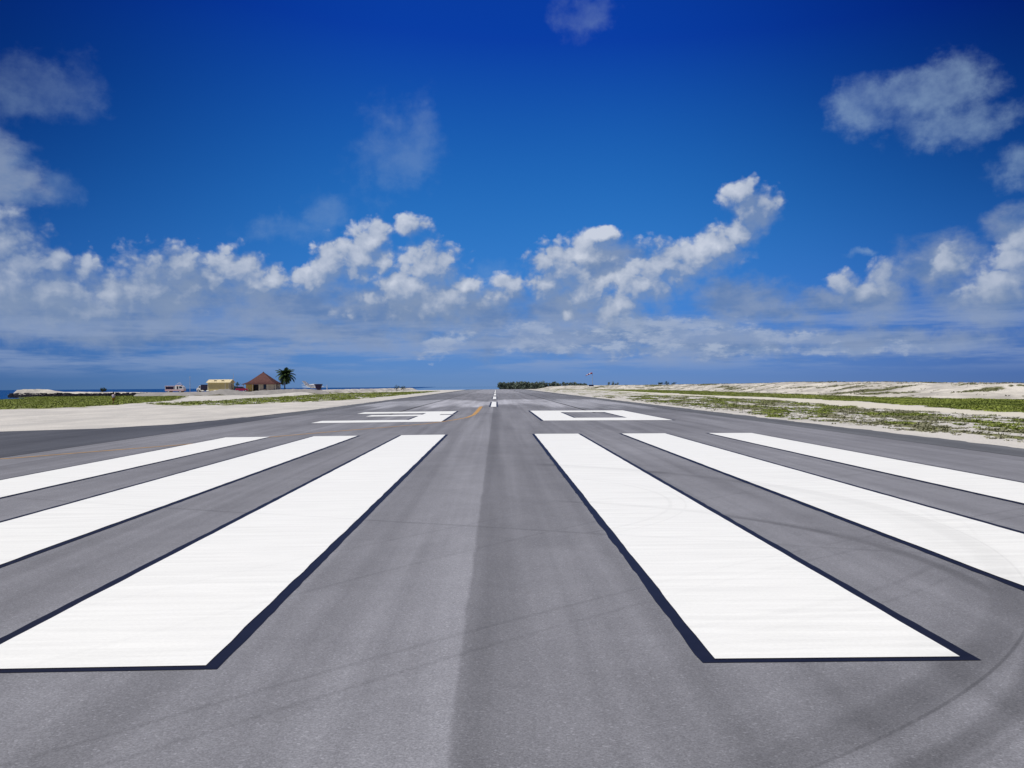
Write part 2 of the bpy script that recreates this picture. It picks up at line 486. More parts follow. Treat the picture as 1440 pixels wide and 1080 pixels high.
def sand(name, c0, c1, scale=0.4, grass=None, attr=None, bump=0.6):
    m_ = bpy.data.materials.new(name)
    m_.use_nodes = True
    t = m_.node_tree
    q = N(t)
    b = t.nodes['Principled BSDF']
    g = q.new('ShaderNodeNewGeometry')
    p = g.outputs['Position']
    n = q.noise(q.vec('MULTIPLY', p, (1.0, 0.35, 1.0)), scale, 6, 0.62, 0.3)
    col = q.mix(q.smooth(n, 0.32, 0.68), c0, c1)
    f = q.noise(p, 9.0, 4, 0.7)
    kk = q.lin(f, 0.25, 0.75, 0.8, 1.2)
    col = q.vec('MULTIPLY', col, q.comb(kk, kk, kk))
    if attr:
        a = q.new('ShaderNodeAttribute', attribute_name=attr)
        soil = q.mix(q.smooth(q.noise(p, 1.3, 4, 0.6), 0.35, 0.65), grass, tuple(v * 0.55 for v in grass))
        fac = q.smooth(q.math('ADD', a.outputs['Fac'], q.lin(q.noise(p, 2.2, 4, 0.65), 0.3, 0.7, -0.25, 0.25)), 0.35, 0.75)
        col = q.mix(fac, col, soil)
        a2 = q.new('ShaderNodeAttribute', attribute_name='track')
        col = q.mix(q.math('MULTIPLY', a2.outputs['Fac'], 0.8), col, (0.62, 0.585, 0.50))
    q.put(b.inputs['Base Color'], col)
    b.inputs['Roughness'].default_value = 0.95
    b.inputs['Specular IOR Level'].default_value = 0.1
    bn = q.new('ShaderNodeBump')
    bn.inputs['Strength'].default_value = bump
    bn.inputs['Distance'].default_value = 0.06
    q.put(bn.inputs['Height'], q.noise(p, 5.0, 6, 0.7))
    q.put(b.inputs['Normal'], bn.outputs[0])
    return m_

def leafy(name, c0, c1, rough=0.6):
    """leaf colour that varies from tuft to tuft"""
    m_ = bpy.data.materials.new(name)
    m_.use_nodes = True
    t = m_.node_tree
    q = N(t)
    b = t.nodes['Principled BSDF']
    a = q.new('ShaderNodeAttribute', attribute_name='tint')
    q.put(b.inputs['Base Color'], q.mix(a.outputs['Fac'], c0, c1))
    b.inputs['Roughness'].default_value = rough
    b.inputs['Specular IOR Level'].default_value = 0.2
    return m_

M = {}
M['lane'] = asphalt('asphalt_lane', 0.195, (1.0, 1.01, 1.13), centre=True)
M['outer'] = asphalt('asphalt_outer_lane', 0.165, (0.97, 0.99, 1.11), centre=True)
M['shoulder'] = asphalt('asphalt_shoulder', 0.12, (0.95, 0.99, 1.08), rough=0.75)
M['pad'] = asphalt('asphalt_turning_pad', 0.08, (0.94, 0.99, 1.16), rough=0.75)
M['sealant'] = material('joint_sealant', (0.03, 0.03, 0.034), 0.7)
M['white'] = paint('white_marking_paint', (0.84, 0.845, 0.83), 0.1)
M['black'] = paint('black_marking_paint', (0.0095, 0.01, 0.019), 0.35, 0.5)
M['yellow'] = paint('worn_yellow_paint', (0.58, 0.33, 0.09), 0.45)
M['sand'] = sand('coral_sand', (0.585, 0.56, 0.53), (0.455, 0.44, 0.425), 0.3, (0.22, 0.235, 0.085), 'grass')
M['dune'] = sand('dune_sand', (0.62, 0.585, 0.53), (0.36, 0.34, 0.315), 0.33, (0.14, 0.145, 0.07), 'grass')
M['gravel'] = sand('grey_gravel', (0.33, 0.315, 0.305), (0.25, 0.242, 0.238), 0.5, (0.15, 0.14, 0.09), 'grass', bump=0.9)


# ------------------------------------------------------------------ ground
CROWN = 0.004
XR_PTS = [(-150, 150), (420, 150), (520, 130), (640, 120), (700, 100)]
XL_PTS = [(-150, -108), (150, -101), (177, -102), (215, -116), (238, -131), (268, -133), (290, -104), (306, -78), (340, -66), (430, -58), (515, -44), (532, -2), (545, 1), (700, 0)]
def coast_l(y): return np.interp(y, [a for a, b in XL_PTS], [b for a, b in XL_PTS])
def coast_r(y): return np.interp(y, [a for a, b in XR_PTS], [b for a, b in XR_PTS])
FOOT = [(40, 66), (102, 62), (117, 58), (143, 58.5), (184, 60), (270, 64), (400, 66), (450, 46), (490, 27), (530, 24), (700, 30)]
def foot(y): return np.interp(y, [a for a, b in FOOT], [b for a, b in FOOT])

def left_pave(y):
    return np.interp(y, [-80, 5, 30, 41, 44.5, 46.5, 51, 57, 64, 85], [-70, -64, -44, -30, -24.5, -20.5, -18.4, -17.7, -17.3, -16.6])
TRACK_OUT = [(20, 28), (51, 31), (65, 32), (76, 32), (110, 36), (154, 36), (300, 40), (420, 36), (480, 22)]
def track_in(y): return np.interp(y, [a for a, b in TRACK_OUT], [b for a, b in TRACK_OUT])
def track_w(y): return np.interp(y, [20, 58, 77, 102, 134, 170, 300], [5, 4.8, 5.5, 7.0, 7.0, 4.5, 4])

G1 = [(-64, 88), (-50, 98), (-48, 106), (-54, 147), (-78, 225), (-96, 262), (-128, 251), (-118, 200), (-104, 165), (-90, 120)]
G2 = [(-48, 121), (-47, 159), (-55, 289), (-24, 395), (-23, 209), (-24, 140), (-32, 110), (-39, 109)]
def in_poly(x, y, poly):
    x = np.asarray(x); y = np.asarray(y)
    inside = np.zeros(x.shape, bool)
    n = len(poly)
    for i in range(n):
        x1, y1 = poly[i]
        x2, y2 = poly[(i + 1) % n]
        c_ = ((y1 > y) != (y2 > y)) & (x < (x2 - x1) * (y - y1) / (y2 - y1 + 1e-9) + x1)
        inside ^= c_
    return inside

def grass_cover(x, y):
    """how much of the ground the low plants take, 0..1"""
    nx = x + (fbm(x * 0.25, y * 0.25) - 0.5) * 5
    ny = y + (fbm(x * 0.25 + 50, y * 0.25) - 0.5) * 14
    n = fbm(x * 0.85 + 3, y * 0.24 + 8, 5)
    left = np.where(in_poly(nx, ny, G1), 0.95, 0.0)
    left = np.maximum(left, np.where(in_poly(nx, ny, G2), sstep(0.3, 0.55, n) * 0.9, 0.0))
    ti = track_in(y)
    verge = (nx > 18.2 + 0.35 * np.maximum(fbm(x * 0.8, y * 0.8) * 4 - 2, 0)) & (nx < ti)
    fade = sstep(18.0, 22.5, x) * (1 - 0.55 * sstep(90, 200, y))
    right = np.where(verge, sstep(0.45, 0.62, n + 0.16 * fade - 0.1), 0.0)
    strip = (nx > ti + track_w(y)) & (nx < foot(y) + 1.5)
    right = np.maximum(right, np.where(strip, sstep(0.16, 0.45, n + 0.1), 0.0))
    return np.maximum(left, right)

def ground_z(x, y):
    x = np.asarray(x, float); y = np.asarray(y, float)
    z = -0.125 + (fbm(x * 0.3, y * 0.3) - 0.5) * 0.16 * sstep(18, 30, np.abs(x))
    on = (x > left_pave(y) - 0.5) & (x < 17.0) & (y < 522)
    z = np.where(on, -0.17, z)
    # raised yard behind the gravel bank
    yard = sstep(-104, -98, x) * sstep(-50, -58, x) * sstep(252, 262, y) * sstep(312, 300, y)
    z = z + 0.9 * yard
    # the shore drops under the sea
    d = np.minimum(x - coast_l(y), coast_r(y) - x)
    d = np.minimum(d, 700 - y) + (fbm(x * 0.08, y * 0.08) - 0.5) * 8
    z = z - 2.6 * sstep(4, -6, d)
    end = sstep(518, 530, y) * sstep(8, 2, x)
    z = z - 1.2 * end
    return z

def axis(pairs):
    out = []
    for a, b, s in pairs:
        out += list(np.arange(a, b, s))
    return np.array(sorted(set(np.round(out, 3))))
gx = axis([(-420, -120, 12), (-120, -17, 1.5), (-17, 17, 4), (16.5, 45, 0.5), (45, 130, 1.5), (130, 421, 12)])
gy = axis([(-160, 15, 8), (15, 130, 0.8), (130, 330, 2), (330, 721, 5)])
GX, GY = np.meshgrid(gx, gy)
V = np.stack([GX, GY, ground_z(GX, GY)], -1).reshape(-1, 3)
def grid_faces(nx, ny):
    i = np.arange(nx * ny).reshape(ny, nx)
    return np.stack([i[:-1, :-1], i[:-1, 1:], i[1:, 1:], i[1:, :-1]], -1).reshape(-1, 4)
tr = sstep(-0.6, 0.6, GX - track_in(GY)) * sstep(0.6, -0.6, GX - track_in(GY) - track_w(GY)) * (GY < 470)
ground = fast_mesh('ground', V, grid_faces(len(gx), len(gy)), M['sand'], smooth=True,
                   attrs={'grass': grass_cover(GX, GY), 'track': tr})
tag(ground, kind='structure')

# sea: deep water to the horizon, an added mirror-smooth sheet standing in for the mirage past the runway's end
def sea_material():
    m_ = bpy.data.materials.new('sea_water')
    m_.use_nodes = True
    t = m_.node_tree
    q = N(t)
    b = t.nodes['Principled BSDF']
    g = q.new('ShaderNodeNewGeometry')
    s = q.sep(g.outputs['Position'])
    shallow = q.math('MULTIPLY', q.smooth(s[0], -175, -120), q.smooth(s[1], 330, 230))
    n = q.lin(q.noise(q.vec('MULTIPLY', g.outputs['Position'], (1, 0.15, 1)), 0.02, 5, 0.6), 0.3, 0.7, 0.75, 1.25)
    deep = q.vec('MULTIPLY', (0.002, 0.052, 0.19), q.comb(n, n, n))
    q.put(b.inputs['Base Color'], q.mix(shallow, deep, (0.03, 0.24, 0.30)))
    b.inputs['Roughness'].default_value = 0.45
    b.inputs['Specular IOR Level'].default_value = 0.12
    bn = q.new('ShaderNodeBump')
    bn.inputs['Strength'].default_value = 1.0
    bn.inputs['Distance'].default_value = 0.6
    q.put(bn.inputs['Height'], q.noise(g.outputs['Position'], 0.5, 4, 0.6))
    q.put(b.inputs['Normal'], bn.outputs[0])
    return m_
SEA_Z = -1.3
sea = mesh_obj('sea', [(-9000, -3000, SEA_Z), (9000, -3000, SEA_Z), (9000, 5200, SEA_Z), (-9000, 5200, SEA_Z)], [(0, 1, 2, 3)], sea_material())
tag(sea, kind='structure')
mirage_mat = material('mirage_mirror', (0.02, 0.12, 0.2), 0.03, 0.5)
mirage_sheet = mesh_obj('mirage_sheet', [(-75, 522, SEA_Z + 0.35), (8, 522, SEA_Z + 0.35), (60, 5100, SEA_Z + 0.35), (-330, 5100, SEA_Z + 0.35)], [(0, 1, 2, 3)], mirage_mat)
tag(mirage_sheet, kind='structure')

# ------------------------------------------------------------------ runway
def zc(x):
    return -CROWN * np.abs(x)

def sheet(name, rows, mat, parent, lift):
    """strip between two edges: rows of (y, x_left, x_right), following the crown"""
    V, Fc = [], []
    for i, (y, a, b) in enumerate(rows):
        V += [(a, y, zc(a) + lift), (b, y, zc(b) + lift)]
        if i:
            k = 2 * i
            Fc.append((k - 2, k - 1, k + 1, k))
    return mesh_obj(name, V, Fc, mat, parent)

# bed of dark binder under the paving lanes
ys = np.concatenate([np.arange(-80, 100, 1.0), np.arange(100, 521, 4.0)])
V, Fc = [], []
for i, y in enumerate(ys):
    for x in (float(left_pave(y)) - 0.05, 0.0, 16.62):
        V.append((x, y, zc(x) - 0.03))
    if i:
        a = 3 * i
        Fc += [(a - 3, a - 2, a + 1, a), (a - 2, a - 1, a + 2, a + 1)]
runway = mesh_obj('runway', V, Fc, M['sealant'])
tag(runway, kind='structure')
Y0, Y1 = -80.0, 520.0
def edge_noise(y, k):
    return (fbm(y * 0.9 + k * 13.7, y * 0 + k) - 0.5)
JY = 64.0
for s_ in (-1, 1):
    for a, b, y0, y1, mt in ((0.0, 14.62, Y0, JY, 'lane'), (0.0, 7.37, JY + 0.03, Y1, 'lane'), (7.55, 14.58, JY + 0.03, Y1, 'outer')):
        xa, xb = sorted((s_ * a, s_ * b))
        sheet('paving_lane', [(y0, xa, xb), (y1, xa, xb)], M[mt], runway, 0.0)
rows = [(y, 14.68, 16.55 + 0.5 * float(edge_noise(y, 3))) for y in np.concatenate([np.arange(-80, 130, 0.5), np.arange(130, 521, 3.0)])]
sheet('paved_shoulder', rows, M['shoulder'], runway, -0.002)
rows = [(y, -16.55 - 0.5 * float(edge_noise(y, 5)), -14.68) for y in np.concatenate([np.arange(62, 130, 0.5), np.arange(130, 521, 3.0)])]
sheet('paved_shoulder', rows, M['shoulder'], runway, -0.002)
rows = [(y, float(left_pave(y)) + 0.6 * float(edge_noise(y, 7)), -14.68) for y in np.arange(-80, 62.01, 0.5)]
sheet('turning_pad', rows, M['pad'], runway, -0.002)

# paint: every marking is a white sheet over a slightly larger black one
def wob(y, k, amp):
    return amp * 2 * (float(fbm(y * 2.3 + k * 7.1, k * 3.3, 3)) - 0.5)
def bar(name, x0, x1, y0, y1, parent, border=0.108, near=0.08, k=0, step=0.2, label=None):
    n = max(2, int((y1 - y0) / step) + 1)
    yy = np.linspace(y0, y1, n)
    o = sheet(name, [(y, x0 + wob(y, k, 0.012), x1 + wob(y, k + 1, 0.012)) for y in yy], M['white'], parent, 0.008)
    if border:
        yb = np.linspace(y0 - near, y1 + near, n)
        sheet('black_border', [(y, x0 - border + wob(y * 2.2, k + 2, 0.016), x1 + border + wob(y * 2.2, k + 3, 0.016)) for y in yb], M['black'], o, 0.004)
    if label:
        o['label'] = label
    return o
YN, YF = 6.38, 36.38
for i in range(3):
    a = 1.835 + 3.6 * i
    for s in (-1, 1):
        x0, x1 = sorted((s * a, s * (a + 1.8)))
        bar('threshold_stripe', x0, x1, YN, YF, runway, k=10 * i + s)

def numeral(rects, name, label):
    V, Fc, VB, FB = [], [], [], []
    for x0, x1, y0, y1 in rects:
        xs = sorted({x0, x1})
        for L, Q, e, lift in ((V, Fc, 0.0, 0.008), (VB, FB, 0.16, 0.004)):
            k = len(L)
            L += [(x0 - e, y0 - e, zc(x0 - e) + lift), (x1 + e, y0 - e, zc(x1 + e) + lift), (x1 + e, y1 + e, zc(x1 + e) + lift), (x0 - e, y1 + e, zc(x0 - e) + lift)]
            Q.append((k, k + 1, k + 2, k + 3))
    o = mesh_obj(name, V, Fc, M['white'], runway)
    o['label'] = label
    return o, (VB, FB)
def numeral_border(cells, parent):
    V, Fc = [], []
    for x0, x1, y0, y1 in cells:
        k = len(V)
        V += [(x0, y0, zc(x0) + 0.004), (x1, y0, zc(x1) + 0.004), (x1, y1, zc(x1) + 0.004), (x0, y1, zc(x0) + 0.004)]
        Fc.append((k, k + 1, k + 2, k + 3))
    mesh_obj('black_border', V, Fc, M['black'], parent)
e = 0.16
o, _ = numeral([(2.95, 5.05, 50.2, 70.2), (8.35, 10.35, 50.2, 70.2), (5.05, 8.35, 50.2, 54.4), (5.05, 8.35, 66.0, 70.2)], 'painted_numeral', 'white painted numeral 0 on the asphalt')
numeral_border([(2.95 - e, 2.95, 50.2 - e, 70.2 + e), (10.35, 10.35 + e, 50.2 - e, 70.2 + e), (2.95, 10.35, 50.2 - e, 50.2), (2.95, 10.35, 70.2, 70.2 + e),
                (5.05, 5.05 + e, 54.4, 66.0), (8.35 - e, 8.35, 54.4, 66.0), (5.05 + e, 8.35 - e, 54.4, 54.4 + e), (5.05 + e, 8.35 - e, 66.0 - e, 66.0)], o)
# the 3: upper and lower hooks with a narrow notch on the right
o, _ = numeral([(-10.2, -2.9, 66.4, 70.6), (-5.0, -2.9, 63.2, 66.4), (-8.6, -5.0, 60.0, 63.0), (-5.0, -2.85, 50.0, 61.6), (-10.2, -5.0, 50.0, 53.2), (-5.0, -3.7, 61.6, 63.2)], 'painted_numeral', 'white painted numeral 3 on the asphalt')
numeral_border([(-2.9, -2.9 + e, 63.2 - e, 70.6 + e), (-2.85, -2.85 + e, 50.0 - e, 61.6 + e), (-10.2, -2.9, 70.6, 70.6 + e), (-10.2, -2.85, 50.0 - e, 50.0), (-10.2, -5.0, 66.4 - e, 66.4),
                (-5.0 - e, -5.0, 63.0 + e, 66.4 - e), (-8.6, -5.0, 63.0, 63.0 + e), (-5.0 - e, -5.0, 53.2 + e, 60.0 - e), (-8.6, -5.0, 60.0 - e, 60.0), (-10.2, -5.0, 53.2, 53.2 + e),
                (-3.7, -2.9, 61.6, 61.6 + e), (-3.7, -2.9, 63.2 - e, 63.2)], o)
for k in range(7):
    y = 84 + 50 * k
    bar('centreline_dash', -0.27, 0.27, y, y + (26 if k == 0 else 30), runway, border=0.16, near=0.3, k=70 + k, step=5)
# lead-in line to the turning pad
yl = [(-40, 16.5), (-30, 19.5), (-22, 23), (-14.3, 26.2), (-13.0, 28.6), (-11.0, 32.0), (-9.0, 36.3), (-7.2, 40.0), (-5.4, 43.4), (-3.6, 47.0), (-2.4, 51.5), (-1.6, 56), (-1.3, 61), (-1.22, 70), (-1.2, 86)]
tt = np.linspace(0, len(yl) - 1, 160)
cx = np.interp(tt, range(len(yl)), [p[0] for p in yl]); cy = np.interp(tt, range(len(yl)), [p[1] for p in yl])
for _ in range(3):
    cx[1:-1] = (cx[:-2] + 2 * cx[1:-1] + cx[2:]) / 4; cy[1:-1] = (cy[:-2] + 2 * cy[1:-1] + cy[2:]) / 4
V, Fc = [], []
for i in range(len(tt)):
    j0, j1 = max(i - 1, 0), min(i + 1, len(tt) - 1)
    d = Vector((cx[j1] - cx[j0], cy[j1] - cy[j0])).normalized()
    wd = 0.085 + 0.07 * sstep(52, 70, cy[i])
    for s in (-1, 1):
        X, Yp = cx[i] - d.y * wd * s, cy[i] + d.x * wd * s
        V.append((X, Yp, zc(X) + 0.006))
    if i:
        Fc.append((2 * i - 2, 2 * i, 2 * i + 1, 2 * i - 1))
o = mesh_obj('taxi_line', V, Fc, M['yellow'], runway)
o['label'] = 'worn yellow lead-in line curving to the turning pad'


# ------------------------------------------------------------------ dune on the right
dy_ = axis([(25, 130, 0.7), (130, 320, 1.6), (320, 560, 4)])
ds_ = axis([(-3, 16, 0.5), (16, 61, 3)])
S_, Y_ = np.meshgrid(ds_, dy_)
crest = np.interp(Y_, [25, 60, 100, 130, 180, 230, 270, 400, 500, 560], [1.55, 1.7, 1.85, 2.15, 2.5, 2.6, 2.4, 2.25, 2.1, 1.6])
def dune_h(s, y, cr):
    prof = sstep(-1.5, 12.5, s + (fbm(y * 0.06, s * 0.05) - 0.5) * 6) * (1 - 0.15 * sstep(14, 30, s)) - 1.5 * sstep(36, 60, s)
    rib = np.abs(fbm(y * 0.075 + s * 0.13, s * 0.03 + 5, 3) - 0.5) * 2
    z = cr * prof + prof * (1.15 * (rib - 0.35)) * sstep(1, 6, s) * sstep(17, 9, s)
    z = z + prof * (fbm(s * 0.4, y * 0.4) - 0.5) * 0.35
    return np.minimum(z, cr + 0.12 * (fbm(y * 0.1, s * 0.1) - 0.3)) - 0.25
def dune_cover(s, y):
    n = fbm(y * 0.2 + s * 0.5, s * 0.22 - y * 0.02 + 40, 5)
    return 0.9 * sstep(0.55, 0.63, n) * sstep(0, 3, s) + 0.9 * sstep(1.5, -1, s)
Z_ = dune_h(S_, Y_, crest)
V = np.stack([foot(Y_) + S_, Y_, Z_], -1).reshape(-1, 3)
dune = fast_mesh('sand_dune', V, grid_faces(len(ds_), len(dy_)), M['dune'], smooth=True, attrs={'grass': dune_cover(S_, Y_), 'track': np.zeros(S_.size)})
tag(dune, kind='structure')

# ------------------------------------------------------------------ gravel bank and shore berm on the left
def bank(name, p0, p1, n, half, top, mat, cover):
    t = np.linspace(0, 1, n)
    s = np.linspace(-half, half, 25)
    T_, Q_ = np.meshgrid(t, s)
    d = np.array([p1[0] - p0[0], p1[1] - p0[1]]); L_ = np.hypot(*d); d = d / L_
    X = p0[0] + d[0] * T_ * L_ - d[1] * Q_
    Yb = p0[1] + d[1] * T_ * L_ + d[0] * Q_
    prof = sstep(-half, -half * 0.15, Q_ + (fbm(X * 0.3, Yb * 0.3) - 0.5) * 2) * sstep(half, half * 0.3, Q_)
    Zb = top(X) * prof * (1 + 0.22 * (fbm(X * 0.5, Yb * 0.5) - 0.5)) + (fbm(X * 1.2, Yb * 1.2) - 0.5) * 0.3 * prof - 0.35
    Zb = Zb * np.minimum(sstep(0, 0.03, T_), sstep(1, 0.98, T_)) - 0.6 * (1 - np.minimum(sstep(0, 0.03, T_), sstep(1, 0.98, T_)))
    V = np.stack([X, Yb, Zb], -1).reshape(-1, 3)
    g = fast_mesh(name, V, grid_faces(n, 25), mat, smooth=True, attrs={'grass': cover * sstep(-half * 0.5, -half * 0.9, Q_) * sstep(0.35, 0.6, fbm(X * 0.3 + 9, Yb * 0.3)), 'track': np.zeros(X.size)})
    return tag(g, kind='structure')
bank('gravel_bank', (-99.5, 243), (-51, 268), 150, 8.5,
     lambda x: np.interp(x, [-101, -97, -93, -85, -82, -79.5, -77.5, -75.5, -73.5, -71, -68, -61, -55, -52], [0.7, 1.0, 1.2, 1.15, 1.2, 1.6, 2.0, 1.6, 1.15, 1.2, 1.5, 1.75, 1.75, 1.2]), M['gravel'], 1.0)
bank('shore_berm', (-57, 276), (-48, 505), 160, 5.0, lambda x: 1.45 + 0 * x, M['dune'], 0.9)

# ------------------------------------------------------------------ low plants
def tufts(name, xy, z, size, blades, mat, label, tint=None, flat=0.42, wide=0.2):
    n = len(xy)
    k = n * blades
    bx = np.repeat(xy[:, 0], blades); by = np.repeat(xy[:, 1], blades); bz = np.repeat(z, blades); sz = np.repeat(size, blades)
    a = rng.random(k) * 2 * np.pi
    r = np.sqrt(rng.random(k)) * 0.55 * sz
    x0 = bx + np.cos(a) * r; y0 = by + np.sin(a) * r
    b = a + rng.normal(0, 0.7, k)
    ln = sz * rng.uniform(0.45, 1.0, k)
    lean = rng.uniform(0.3, 1.1, k)
    x1 = x0 + np.cos(b) * ln * lean * 0.7; y1 = y0 + np.sin(b) * ln * lean * 0.7
    z1 = bz + ln * flat * rng.uniform(0.5, 1.0, k)
    c_ = b + np.pi / 2 + rng.normal(0, 0.5, k)
    hw = wide * sz * rng.uniform(0.4, 1.0, k)
    V = np.empty((k, 3, 3))
    V[:, 0] = np.stack([x0 + np.cos(c_) * hw, y0 + np.sin(c_) * hw, bz - 0.02], -1)
    V[:, 1] = np.stack([x0 - np.cos(c_) * hw, y0 - np.sin(c_) * hw, bz + 0.01], -1)
    V[:, 2] = np.stack([x1, y1, z1], -1)
    tn = np.repeat(rng.random(n) if tint is None else tint, blades) + rng.normal(0, 0.12, k)
    o = fast_mesh(name, V.reshape(-1, 3), np.arange(3 * k).reshape(-1, 3), mat, attrs={'tint': np.repeat(np.clip(tn, 0, 1), 3)})
    return tag(o, label, 'grass', None, 'stuff')

def scatter(x0, x1, y0, y1, per, cover):
    n = int((x1 - x0) * (y1 - y0) * per)
    p = np.stack([rng.uniform(x0, x1, n), rng.uniform(y0, y1, n)], -1)
    c_ = cover(p[:, 0], p[:, 1])
    return p[rng.random(n) < c_]

M['grass'] = leafy('verge_grass_leaf', (0.095, 0.13, 0.022), (0.265, 0.31, 0.065))
M['dry'] = leafy('dry_scrub_leaf', (0.12, 0.125, 0.07), (0.32, 0.31, 0.21))
M['field'] = leafy('field_grass_leaf', (0.09, 0.12, 0.02), (0.27, 0.32, 0.06))
p = np.concatenate([scatter(17.4, 40, 18, 75, 9, lambda x, y: grass_cover(x, y) * (x < track_in(y) + 0.5)), scatter(17.4, 42, 75, 170, 4, lambda x, y: grass_cover(x, y) * (x < track_in(y) + 0.5))])
t_ = fbm(p[:, 0] * 0.25 + 7, p[:, 1] * 0.12 + 2)
green = t_ > 0.47
pg, pd = p[green], p[~green]
tufts('verge_grass', pg, ground_z(pg[:, 0], pg[:, 1]), rng.uniform(0.16, 0.42, len(pg)), 14, M['grass'], 'green clumps of low creeping grass on coral sand beside the runway edge')
q_ = scatter(17.3, 40, 18, 120, 2.2, lambda x, y: (x < track_in(y)) * 0.8 * sstep(17.2, 19.5, x))
pd = np.concatenate([pd, q_])
tufts('verge_scrub', pd, ground_z(pd[:, 0], pd[:, 1]), rng.uniform(0.12, 0.34, len(pd)), 12, M['dry'], 'grey brown dry scrub tufts on the sand beside the runway edge')
p = np.concatenate([scatter(30, 72, 35, 120, 9, lambda x, y: grass_cover(x, y) * (x > track_in(y) + track_w(y) - 0.4)), scatter(30, 72, 120, 330, 1.6, lambda x, y: grass_cover(x, y) * (x > track_in(y) + track_w(y)))])
tufts('strip_grass', p, ground_z(p[:, 0], p[:, 1]), rng.uniform(0.18, 0.45, len(p)), 8, M['field'], 'bright green grass strip between the sandy track and the dune foot', tint=np.clip((fbm(p[:, 0] * 0.5, p[:, 1] * 0.15, 4) - 0.3) * 2.2 + rng.normal(0, 0.12, len(p)), 0, 1))
p = scatter(-130, -40, 85, 270, 1.6, lambda x, y: in_poly(x, y, G1) * grass_cover(x, y))
tufts('field_grass', p, ground_z(p[:, 0], p[:, 1]), rng.uniform(0.3, 0.6, len(p)), 8, M['field'], 'green grass field in front of the stone breakwater')
p = scatter(-60, -20, 105, 400, 1.4, lambda x, y: in_poly(x, y, G2) * grass_cover(x, y))
tufts('sandy_grass', p, ground_z(p[:, 0], p[:, 1]), rng.uniform(0.3, 0.7, len(p)), 7, M['field'], 'dull green grass patch between gravel bank and runway shoulder')
n_ = 26000
sy = rng.uniform(30, 480, n_) ; ss = rng.uniform(-1, 26, n_)
keep = rng.random(n_) < dune_cover(ss, sy) * 0.9 + 0.04
sy, ss = sy[keep], ss[keep]
cz = np.interp(sy, [25, 60, 100, 130, 180, 230, 270, 400, 500, 560], [1.55, 1.7, 1.85, 2.15, 2.5, 2.6, 2.4, 2.25, 2.1, 1.6])
tufts('dune_scrub', np.stack([foot(sy) + ss, sy], -1), dune_h(ss, sy, cz), rng.uniform(0.2, 0.6, len(sy)), 8, M['dry'], 'sparse dark scrub growing in streaks up the pale sand dune')

# ------------------------------------------------------------------ trees and shrubs
M['bark'] = material('bark', (0.10, 0.075, 0.055), 0.9, 0.2, 0.3, 6)
M['leaf_far'] = leafy('hazed_shrub_leaf', (0.08, 0.108, 0.085), (0.15, 0.185, 0.145))  # haze of distance put into the leaf colour, paler and greyer
M['leaf_dark'] = leafy('dark_shrub_leaf', (0.012, 0.028, 0.014), (0.045, 0.07, 0.03))
def crown_mesh(h, w_, n, seed, leaf, low=0.12):
    r_ = np.random.default_rng(seed)
    nc = 12
    cc = np.stack([r_.uniform(-0.36, 0.36, nc) * w_, r_.uniform(-0.3, 0.3, nc) * w_, r_.uniform(low + 0.15, 0.84, nc) * h], -1)
    cr_ = r_.uniform(0.16, 0.28, nc) * min(w_, h)
    i = r_.integers(0, nc, n)
    d = r_.normal(size=(n, 3)); d /= np.linalg.norm(d, axis=1)[:, None]
    p_ = cc[i] + d * (cr_[i] * r_.uniform(0.55, 1.08, n))[:, None]
    p_[:, 2] = np.clip(p_[:, 2], 0.02 * h, None)
    a = r_.normal(size=(n, 3)); a /= np.linalg.norm(a, axis=1)[:, None]
    b = np.cross(a, d); b /= np.linalg.norm(b, axis=1)[:, None] + 1e-9
    s = (leaf * r_.uniform(0.5, 1.1, n))[:, None]
    V = np.stack([p_ - a * s, p_ + b * s * 0.6, p_ + a * s, p_ - b * s * 0.6], 1).reshape(-1, 3)
    return V, np.arange(4 * n).reshape(-1, 4), np.repeat(np.clip(r_.random(n) * 0.6 + r_.random(nc)[i] * 0.4, 0, 1), 4)
def tree(name, x, y, z, h, w_, mat, label, cat, group=None, n=260, seed=0, leaf=0.3, low=0.12):
    o = empty(name, (x, y, z))
    mb = MB()
    mb.tube([(0, 0, -0.3), (0.03 * h, 0, 0.25 * h), (-0.02 * h, 0.02 * h, 0.6 * h)], [0.035 * h, 0.026 * h, 0.012 * h], 6)
    for k in range(3):
        a = k * 2.1 + seed
        mb.tube([(0.02 * h, 0, 0.28 * h), (math.cos(a) * 0.25 * w_, math.sin(a) * 0.25 * w_, 0.6 * h)], [0.018 * h, 0.008 * h], 5)
    mb.build('trunk', M['bark'], o)
    V, Fq, tn = crown_mesh(h, w_, n, seed + 100, leaf, low)
    fast_mesh('crown', V, Fq, mat, o, attrs={'tint': tn})
    return tag(o, label, cat, group)

